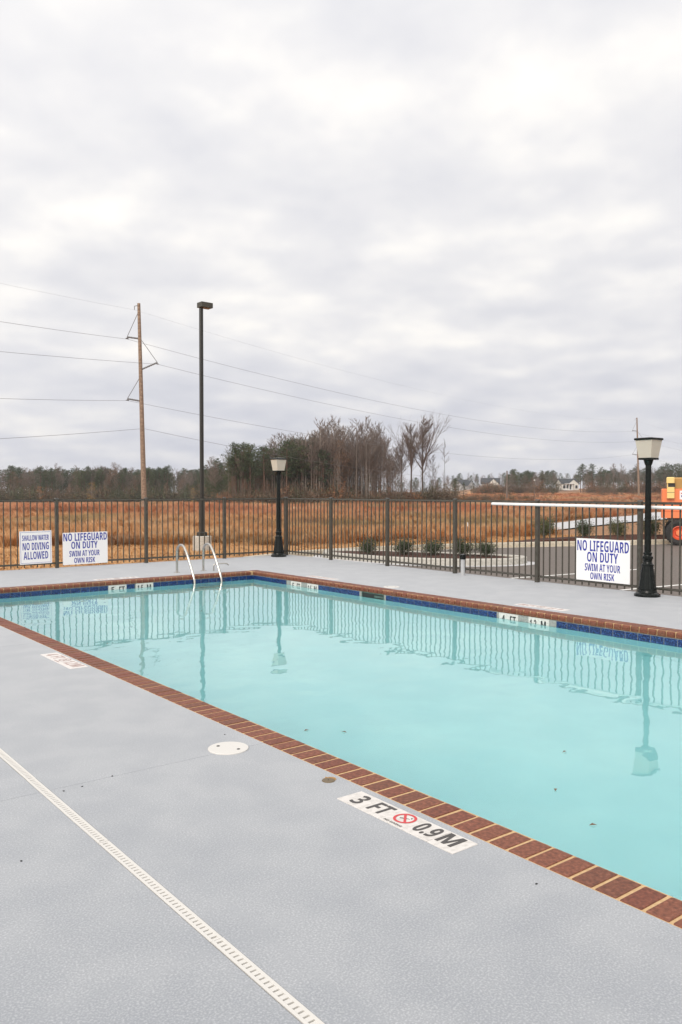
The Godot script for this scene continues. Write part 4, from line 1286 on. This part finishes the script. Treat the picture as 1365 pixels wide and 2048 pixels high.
func make_trees() -> void:
	make_kinds()
	var B := "tree"
	# left wood, beyond the two tall poles: mixed pines and bare hardwoods
	var gl := "trees of the far left wood"
	var lp := ["pine_a_dark", "pine_tree", "dark pine of the far left wood", B, gl]
	var lp2 := ["pine_b_mid", "pine_tree", "mid green pine of the far left wood", B, gl, 0.92]
	var lp3 := ["cedar_olive", "cedar_tree", "olive green bushy evergreen of the far left wood", B, gl, 0.62]
	var lb := ["slim_grey", "bare_tree", "slim bare tree of the far left wood", B, gl, 1.04]
	var lb2 := ["wide_grey", "bare_tree", "broad bare tree of the far left wood", B, gl, 1.0]
	var lr := ["slim_b_red", "bare_tree", "reddish bare tree of the far left wood", B, gl, 1.0]
	var lq := ["leafy_a_brown", "brown_tree", "brown leaved oak of the far left wood", B, gl, 0.85]
	stand(Vector2(62, -268), Vector2(107, -236), 84, 30, 9.4, 11.9, [lp, lp2, lp3, lb, lb, lb2, lr, lq], 1)
	stand(Vector2(92, -247), Vector2(135, -212), 92, 30, 9.2, 11.4, [lp, lp, lp2, lp2, lp3, lb, lr, lq], 2)
	stand(Vector2(58, -262), Vector2(132, -209), 60, 4, 4.0, 7.6, [lp3, lq, lr], 12)
	for a in [["leafy_b_orange", "orange leaved tree at the far left edge of the wood", Vector2(66, -252), 5.8], ["leafy_b_gold", "yellow gold tree low in the left wood near the wooden pole", Vector2(89, -231), 6.2], ["leafy_b_orange", "small orange tree in the left wood between grey trunks", Vector2(77.5, -241), 5.2], ["leafy_a_brown", "big rust brown round crowned tree above the left wood", Vector2(99, -239), 12.2], ["leafy_b_gold", "olive gold bush tree beside the tall dark light pole", Vector2(103, -196), 4.6]]:
		plant(a[0], "coloured_tree", a[1], B, "", a[2], a[3] / 10.0, a[3] * 3.0)
	# middle wood: pines on its left shoulder, tall bare poplars to the right
	var gm := "trees of the middle wood"
	var mp := ["pine_a_dark", "pine_tree", "tall dark pine of the middle wood", B, gm]
	var mp2 := ["pine_c_mid", "pine_tree", "tall green pine of the middle wood", B, gm]
	var mb := ["slim_grey", "bare_tree", "tall slim bare tree of the middle wood", B, gm]
	var mb2 := ["slim_b_pale", "bare_tree", "tall pale trunked bare tree of the middle wood", B, gm]
	var mr := ["slim_b_red", "bare_tree", "tall reddish bare tree of the middle wood", B, gm]
	var mq := ["leafy_a_brown", "brown_tree", "brown leaved young oak of the middle wood", B, gm, 0.72]
	var mt := ["pole_pale", "bare_tree", "thin pole-like sapling of the middle wood", B, gm, 0.85]
	var mc := ["cedar_mid", "cedar_tree", "small green cedar at the foot of the middle wood", B, gm, 0.45]
	stand(Vector2(65.0, -113.0), Vector2(75.0, -106.0), 52, 14, 7.0, 9.9, [mp, mp, mp2, mp2, mq, mr, mc], 3)
	stand(Vector2(72.5, -107.5), Vector2(77.5, -103.5), 40, 14, 8.6, 11.8, [mp, mb, mr, mr, mq, mb2, mb, mp2], 4)
	stand(Vector2(69.8, -109.4), Vector2(76.8, -104.4), 26, 6, 9.2, 11.6, [mb, mr, mb2], 14)
	stand(Vector2(85.2, -98.0), Vector2(87.6, -96.4), 12, 8, 8.0, 11.6, [mb, mr, mb2, mq], 15)
	stand(Vector2(76.0, -105.0), Vector2(85.5, -98.0), 76, 16, 10.0, 14.2, [mb, mb2, mr, mr, mb, mq, mb2, mb, mr], 5)
	stand(Vector2(64.0, -111.0), Vector2(92.0, -92.0), 54, 3, 3.6, 6.8, [mc, mq, mt, mt, mr], 6)
	for a in [["pine_a_dark", "pine_tree", "broad dark pine just right of the corner lamp shade", Vector2(71.6, -105.8), 9.9, 0.3], ["pine_c_dark", "pine_tree", "dark pine with ragged crown left of the corner lamp shade", Vector2(69.2, -108.2), 9.0, 1.3], ["leafy_a_brown", "brown_tree", "rust red crowned oak among the tall bare trees", Vector2(79.0, -101.8), 10.2, 2.0], ["slim_red", "bare_tree", "tallest reddish bare tree at the peak of the middle wood", Vector2(82.4, -99.5), 14.0, 0.5], ["slim_grey", "bare_tree", "second tallest bare tree at the peak of the middle wood", Vector2(81.2, -100.6), 13.6, 2.5], ["wide_dark", "bare_tree", "dark spreading bare tree with forked trunk at the right end of the middle wood", Vector2(87.6, -95.0), 12.3, 0.9], ["wide_b_dark", "bare_tree", "thick dark trunked bare tree leaning right at the wood's right end", Vector2(88.9, -93.8), 13.2, 5.6], ["slim_dark", "bare_tree", "small dark bare tree under the leaning bare tree", Vector2(90.5, -93.0), 7.8, 0.2], ["pole_dark", "bare_tree", "lone thin bare tree standing apart from the middle wood", Vector2(92.4, -92.4), 10.3, 1.1]]:
		plant(a[0], a[1], a[2], B, "", a[3], a[4] / 10.0, a[5])
	# low wood between the middle stand and the houses
	var gh := "trees before the houses"
	var hp := ["cedar_dark", "cedar_tree", "dark evergreen in the gap before the far houses", B, gh]
	var hb := ["slim_grey", "bare_tree", "bare tree in the gap before the far houses", B, gh]
	var ho := ["leafy_b_brown", "brown_tree", "brown scrubby tree in the gap before the far houses", B, gh]
	stand(Vector2(112.6, -115.2), Vector2(117.3, -111.5), 18, 12, 2.8, 5.6, [hp, hb, ho, hb], 7)
	# right wood round the white farmhouse
	var gr := "trees of the right wood"
	var rp := ["pine_a_dark", "pine_tree", "dark pine of the right wood", B, gr]
	var rp2 := ["pine_b_mid", "pine_tree", "green pine of the right wood", B, gr]
	var rb := ["slim_grey", "bare_tree", "bare tree of the right wood", B, gr]
	var rr := ["slim_b_red", "bare_tree", "reddish bare tree of the right wood", B, gr]
	var rq := ["leafy_a_brown", "brown_tree", "brown leaved tree of the right wood", B, gr, 0.8]
	stand(Vector2(217.5, -185.6), Vector2(229.3, -176.8), 36, 22, 6.0, 8.6, [rp, rb, rb, rr, rq, rp2], 8)
	stand(Vector2(253.5, -183.0), Vector2(290, -140), 96, 28, 7.2, 11.0, [rp, rp, rb, rb, rr, rq], 9)
	stand(Vector2(266, -158), Vector2(281, -140), 14, 10, 8.5, 10.8, [rp, rp2, rp], 10)
	for a in [["cedar_dark", "pine_tree", "single dark cone shaped pine just right of the white farmhouse", Vector2(256.5, -177.5), 9.2, 0.3], ["wide_grey", "bare_tree", "broad round crowned bare tree behind the near lamp post head", Vector2(272, -130), 11.5, 0.8], ["wide_grey", "bare_tree", "bare tree at the right edge above the orange machine", Vector2(283, -124), 10.0, 2.8]]:
		plant(a[0], a[1], a[2], B, "", a[3], a[4] / 10.0, a[5])
	# the wood that closes the view behind, too far to count
	var far_mesh := {}
	var masses := [["far_pine_wood", "pine_b_dark", 1], ["far_bare_wood", "slim_grey", 1]]
	for w in masses:
		var k: Array = kinds[w[1]]
		var mm := MultiMesh.new()
		mm.transform_format = MultiMesh.TRANSFORM_3D
		mm.mesh = k[1][1]
		var places := []
		rng.seed = 40 + places.size() + w[1].length()
		for seg in [[Vector2(-20, -310), Vector2(62, -286), 170, 8.4, 11.0, 30.0], [Vector2(62, -296), Vector2(168, -226), 260, 9.4, 11.8, 30.0], [Vector2(72, -134), Vector2(101, -114), 60, 6.5, 9.5, 20.0], [Vector2(300, -330), Vector2(420, -250), 80, 7.0, 10.0, 40.0], [Vector2(236, -226), Vector2(340, -150), 170, 6.5, 8.8, 30.0], [Vector2(130, -225), Vector2(230, -260), 60, 5.0, 8.0, 30.0]]:
			var back: Vector2 = (seg[1] - seg[0]).orthogonal().normalized()
			if back.dot(seg[0]) < 0: back = -back
			for i in seg[2]:
				var at: Vector2 = seg[0].lerp(seg[1], rng.randf()) + back * rng.randf() * seg[5]
				var bearing := rad_to_deg(atan2(at.x, -at.y))
				if bearing > 52.5 and bearing < 54.4 and at.length() < 372.0 or bearing > 45.6 and bearing < 49.2 and at.length() < 450.0: continue
				var s := rng.randf_range(seg[3], seg[4]) / 10.0
				places.append(Transform3D(Basis(Vector3.UP, rng.randf() * TAU).scaled(Vector3.ONE * s), Vector3(at.x, land(at.x, at.y) - 0.3, at.y)))
		mm.instance_count = places.size()
		for i in places.size(): mm.set_instance_transform(i, places[i])
		var o := MultiMeshInstance3D.new()
		o.name = w[0]; o.multimesh = mm; o.material_override = M[k[1][2]]
		add_child(o)
		tag(o, "", "", "", "stuff")

func make_undergrowth() -> void:
	# tangled low growth along the foot of the woods
	var b := Buf.new()
	var r := RandomNumberGenerator.new(); r.seed = 8
	for k in 26:
		var d := Vector3(r.randf_range(-1, 1), r.randf_range(0.5, 1.6), r.randf_range(-1, 1)).normalized()
		b.tube(Vector3(r.randf_range(-0.5, 0.5), 0, r.randf_range(-0.5, 0.5)), d * r.randf_range(0.9, 1.8), 0.016, 0.006, 3)
	leaf_cloud(b, Vector3(0, 0.7, 0), 1.1, 110, 0.10, r, 0.6)
	var mm := MultiMesh.new()
	mm.transform_format = MultiMesh.TRANSFORM_3D; mm.use_colors = true; mm.mesh = b.mesh()
	var places := []; var cols := []
	for seg in [[Vector2(55, -262), Vector2(140, -202), 480, 40.0, 1.2, 3.6], [Vector2(62, -110), Vector2(93, -89), 420, 22.0, 0.5, 2.1], [Vector2(112, -115), Vector2(128, -103), 120, 20.0, 0.5, 1.0], [Vector2(110, -104), Vector2(150, -70), 150, 70.0, 0.3, 0.65], [Vector2(14, -40), Vector2(32, -27), 130, 34.0, 0.16, 0.42], [Vector2(165, -150), Vector2(215, -100), 260, 60.0, 0.4, 0.85], [Vector2(205, -186), Vector2(292, -132), 520, 34.0, 1.3, 2.8]]:
		var back: Vector2 = (seg[1] - seg[0]).orthogonal().normalized()
		if back.dot(seg[0]) < 0: back = -back
		for i in seg[2]:
			var at: Vector2 = seg[0].lerp(seg[1], r.randf()) + back * (r.randf() * r.randf()) * seg[3]
			var bearing := rad_to_deg(atan2(at.x, -at.y))
			if bearing > 52.3 and bearing < 54.6 and at.length() < 372.0: continue
			var s := r.randf_range(seg[4], seg[5])
			places.append(Transform3D(Basis(Vector3.UP, r.randf() * TAU).scaled(Vector3(s, s * r.randf_range(0.7, 1.4), s)), Vector3(at.x, land(at.x, at.y) - 0.1, at.y)))
			var brush := [Color(0.16, 0.09, 0.055), Color(0.13, 0.095, 0.065), Color(0.06, 0.065, 0.028), Color(0.22, 0.105, 0.05), Color(0.14, 0.11, 0.075)]
			if seg[0].y < -200.0: brush = [Color(0.055, 0.07, 0.03), Color(0.075, 0.08, 0.035), Color(0.12, 0.085, 0.05), Color(0.15, 0.09, 0.045), Color(0.10, 0.09, 0.045)]
			var c: Color = brush[r.randi_range(0, 4)]
			cols.append(c * r.randf_range(0.8, 1.2))
	mm.instance_count = places.size()
	for i in places.size():
		mm.set_instance_transform(i, places[i]); mm.set_instance_color(i, cols[i])
	var o := MultiMeshInstance3D.new()
	o.name = "undergrowth"; o.multimesh = mm; o.material_override = M.grass
	add_child(o)
	tag(o, "", "", "", "stuff")

func tuft(blades: int, h: float, spread: float, width: float, seed_: int) -> ArrayMesh:
	var b := Buf.new()
	var r := RandomNumberGenerator.new(); r.seed = seed_
	for k in blades:
		var az := r.randf() * TAU
		var root := Vector3(cos(az), 0, sin(az)) * spread * 0.35 * r.randf()
		var lean := Vector3(cos(az + r.randf_range(-0.6, 0.6)), 0, sin(az + r.randf_range(-0.6, 0.6)))
		var hh := h * r.randf_range(0.55, 1.15)
		var mid := root + lean * spread * 0.22 + Vector3.UP * hh * 0.62
		var tip := root + lean * spread * r.randf_range(0.4, 0.9) + Vector3.UP * hh
		var side := lean.cross(Vector3.UP).normalized() * width
		var nn := (lean * 0.5 + Vector3.UP).normalized()
		b.quad(root - side, root + side, mid + side * 0.8, mid - side * 0.8, nn)
		b.tri(mid - side * 0.8, mid + side * 0.8, tip, nn, nn, nn)
	return b.mesh()

func make_grass() -> void:
	var tall := tuft(26, 0.5, 0.85, 0.009, 5)
	var n1 := FastNoiseLite.new(); n1.frequency = 0.06; n1.seed = 2; n1.fractal_octaves = 3
	var n2 := FastNoiseLite.new(); n2.frequency = 0.25; n2.seed = 6
	var n4 := FastNoiseLite.new(); n4.frequency = 0.045; n4.seed = 71; n4.fractal_octaves = 3
	var n3 := FastNoiseLite.new(); n3.frequency = 0.11; n3.seed = 16; n3.fractal_octaves = 2
	var r := RandomNumberGenerator.new(); r.seed = 19
	var open_ground := PackedVector2Array([Vector2(29.5, -22.0), Vector2(31.0, -25.0), Vector2(36.6, -30.2), Vector2(46.4, -34.7), Vector2(56.0, -38.6), Vector2(73.7, -44.8), Vector2(110, -56.3), Vector2(110, -30), Vector2(60, -24.5), Vector2(45, -21), Vector2(36, -19)])
	var places := []; var cols := []
	var gold := Color(0.72, 0.385, 0.165); var rust := Color(0.62, 0.245, 0.11); var deep := Color(0.22, 0.095, 0.052); var pale := Color(0.80, 0.55, 0.30); var olive := Color(0.36, 0.27, 0.115)
	# bands by distance along the view of the field; tufts grow broader apart farther off
	for band in [[26.5, 46.0, 11500, 0.9], [46.0, 72.0, 9500, 1.15], [72.0, 125.0, 10500, 1.5], [125.0, 300.0, 13000, 2.0]]:
		for i in band[2]:
			var d := sqrt(lerpf(band[0] * band[0], band[1] * band[1], r.randf()))
			var across := d * r.randf_range(-0.50, 0.56)
			var x := 0.6137 * d + 0.7895 * across; var z := -0.7895 * d + 0.6137 * across
			if x < 11.5 and z > -18.0: continue
			var k1 := n1.get_noise_2d(x, z); var k2 := n2.get_noise_2d(x, z)
			if d < 28.2 + k1 * 2.5 + 3.6 * smooth(-6.0, 6.0, across): continue
			# keep the road, the planted bed and the clear ground round it open
			if x > 26.0 and Geometry2D.is_point_in_polygon(Vector2(x, z), open_ground): continue
			if d < 38.0 and x > 23.5 and z > -22.5: continue
			if k2 < -0.26 and d < 90.0 and r.randf() < 0.85: continue
			var s: float = band[3] * r.randf_range(0.7, 1.2) * (1.0 + 0.35 * k1)
			var sy := s * (0.9 + 0.55 * k2) / (1.0 + 0.22 * (s - 1.0))
			if d > 125.0: sy *= 0.62
			places.append(Transform3D(Basis(Vector3.UP, r.randf() * TAU).scaled(Vector3(s, sy, s)), Vector3(x, land(x, z) - 0.03, z)))
			var f := smooth(42.0, 74.0, d + k1 * 34.0)
			var c := gold.lerp(rust, f)
			c = c.lerp(deep, clampf(-k2 * 1.5 + n3.get_noise_2d(x, z) * 0.9, 0.0, 0.8))
			c = c.lerp(pale, clampf(k1 * 1.4 - 0.12, 0.0, 0.75))
			c = c.lerp(olive, clampf(n4.get_noise_2d(x, z) * 2.2 - 0.35, 0.0, 0.7))
			cols.append(c * r.randf_range(0.72, 1.22))
	var mm := MultiMesh.new()
	mm.transform_format = MultiMesh.TRANSFORM_3D; mm.use_colors = true; mm.mesh = tall
	mm.instance_count = places.size()
	for i in places.size():
		mm.set_instance_transform(i, places[i]); mm.set_instance_color(i, cols[i])
	var o := MultiMeshInstance3D.new()
	o.name = "field_grass"; o.multimesh = mm; o.material_override = M.grass
	add_child(o)
	tag(o, "", "", "", "stuff")
	# short dead turf between the fence and the tall grass
	places = []; cols = []
	var short := tuft(12, 0.09, 0.22, 0.006, 9)
	for i in 22000:
		var d := r.randf_range(17.5, 36.0)
		var across := d * r.randf_range(-0.50, 0.56)
		var x := 0.6137 * d + 0.7895 * across; var z := -0.7895 * d + 0.6137 * across
		if x < 12.4 and z > -17.2: continue
		if x > 12.0 and z > -20.4 and Geometry2D.is_point_in_polygon(Vector2(x, z), PackedVector2Array([far_kerb[0], far_kerb[6], far_kerb[12], far_kerb[18], far_kerb[24], far_kerb[36], far_kerb[42], Vector2(56, -4), Vector2(56, 12), Vector2(11, 12)])): continue
		var s := r.randf_range(0.8, 1.9)
		places.append(Transform3D(Basis(Vector3.UP, r.randf() * TAU).scaled(Vector3(s, s * 0.8, s)), Vector3(x, land(x, z) - 0.01, z)))
		cols.append(Color(0.78, 0.47, 0.21).lerp(Color(0.62, 0.33, 0.13), r.randf()) * r.randf_range(0.85, 1.15))
	var m2 := MultiMesh.new()
	m2.transform_format = MultiMesh.TRANSFORM_3D; m2.use_colors = true; m2.mesh = short
	m2.instance_count = places.size()
	for i in places.size():
		m2.set_instance_transform(i, places[i]); m2.set_instance_color(i, cols[i])
	var o2 := MultiMeshInstance3D.new()
	o2.name = "short_grass"; o2.multimesh = m2; o2.material_override = M.grass
	add_child(o2)
	tag(o2, "", "", "", "stuff")

func make_shrubs() -> void:
	var shapes := []
	for k in 3:
		var r := RandomNumberGenerator.new(); r.seed = 600 + k
		var st := Buf.new(); var lf := Buf.new()
		for i in 12:
			var d := Vector3(r.randf_range(-0.8, 0.8), 1.0, r.randf_range(-0.8, 0.8)).normalized()
			var tip := d * r.randf_range(0.26, 0.36)
			st.tube(Vector3.ZERO, tip, 0.008, 0.004, 4)
			for q in 3:
				leaf_cloud(lf, tip * (0.5 + 0.25 * q) + Vector3(0, 0.03, 0), 0.17, 58, 0.027, r, 0.8)
		shapes.append([st.mesh(), lf.mesh()])
	# five in the kerbed island, then five taller ones in the bed across the lot
	var near := [[14.75, -17.75, 1.0, "leftmost"], [15.35, -16.95, 1.05, "second from the left"], [15.85, -16.3, 1.0, "middle"], [16.45, -15.75, 1.08, "fourth from the left"], [16.85, -15.25, 0.98, "rightmost, nearest the island tip"]]
	var k := 0
	for a in near:
		var o := thing("shrub", "round dark green shrub in the kerbed island, %s of five" % a[3], "shrub", Vector3(a[0], -0.27, a[1]), k * 1.3, "shrubs in the parking island")
		o.scale = Vector3(1.15, 1.0, 1.15) * float(a[2])
		put("stems", shapes[k % 3][0], M.bark_grey, o); put("foliage", shapes[k % 3][1], M.leaf_holly, o)
		k += 1
	var far := [[25.2, -19.9, 1.45, "farthest from the machine"], [26.3, -18.9, 1.25, "second from the left"], [27.4, -18.2, 1.3, "middle"], [28.6, -17.6, 1.4, "behind the near lamp post"], [29.6, -17.2, 1.5, "next to the machine's wheel"]]
	for a in far:
		var o := thing("shrub", "taller loose green shrub in the mulch bed across the lot, %s" % a[3], "shrub", Vector3(a[0], -0.28, a[1]), k * 1.7, "shrubs in the far mulch bed")
		o.scale = Vector3(0.95, 1.3, 0.95) * float(a[2])
		put("stems", shapes[k % 3][0], M.bark_grey, o); put("foliage", shapes[k % 3][1], M.leaf_holly_pale if k % 2 else M.leaf_holly, o)
		k += 1

func _ready() -> void:
	setup()
	make_materials()
	make_ground()
	make_parking()
	make_deck()
	make_pool()
	make_trees()
	make_undergrowth()
	make_grass()
	make_houses()
	make_fence()
	make_lamps()
	make_power_line()
	make_machine()
	make_shrubs()
	make_drain()
	# reading direction and page-up direction of each marker, seen from the deck facing the water
	deck_marker("white depth marker reading 3 FT and 0.9M on the near deck", Vector3(2.487, 0, -2.745), Basis(Vector3(0, 0, 1), Vector3(1, 0, 0), Vector3(0, 1, 0)), ["3", "FT", "0.9", "M"], M.white_tile, M.marker_ink, M.red_ink)
	deck_marker("faded depth marker on the near deck, farther back by the coping", Vector3(2.505, 0, -7.19), Basis(Vector3(0, 0, 1), Vector3(1, 0, 0), Vector3(0, 1, 0)), ["4", "FT", "1.2", "M"], M.worn_white_tile, M.faded_ink, M.faded_ink)
	deck_marker("white depth marker on the far deck above the 4 FT wall tiles", Vector3(8.51, 0, -6.76), Basis(Vector3(0, 0, -1), Vector3(-1, 0, 0), Vector3(0, 1, 0)), ["4", "FT", "1.2", "M"], M.worn_white_tile, M.faded_ink, M.faded_ink)
	deck_marker("white depth marker on the far deck near the pool corner", Vector3(8.45, 0, -11.4), Basis(Vector3(0, 0, -1), Vector3(-1, 0, 0), Vector3(0, 1, 0)), ["5", "FT", "1.5", "M"], M.worn_white_tile, M.faded_ink, M.faded_ink)
	deck_marker("white depth marker on the deck at the short back end", Vector3(5.6, 0, -13.43), Basis(Vector3(-1, 0, 0), Vector3(0, 0, 1), Vector3(0, 1, 0)), ["5", "FT", "1.5", "M"], M.worn_white_tile, M.faded_ink, M.faded_ink)
	make_fittings()
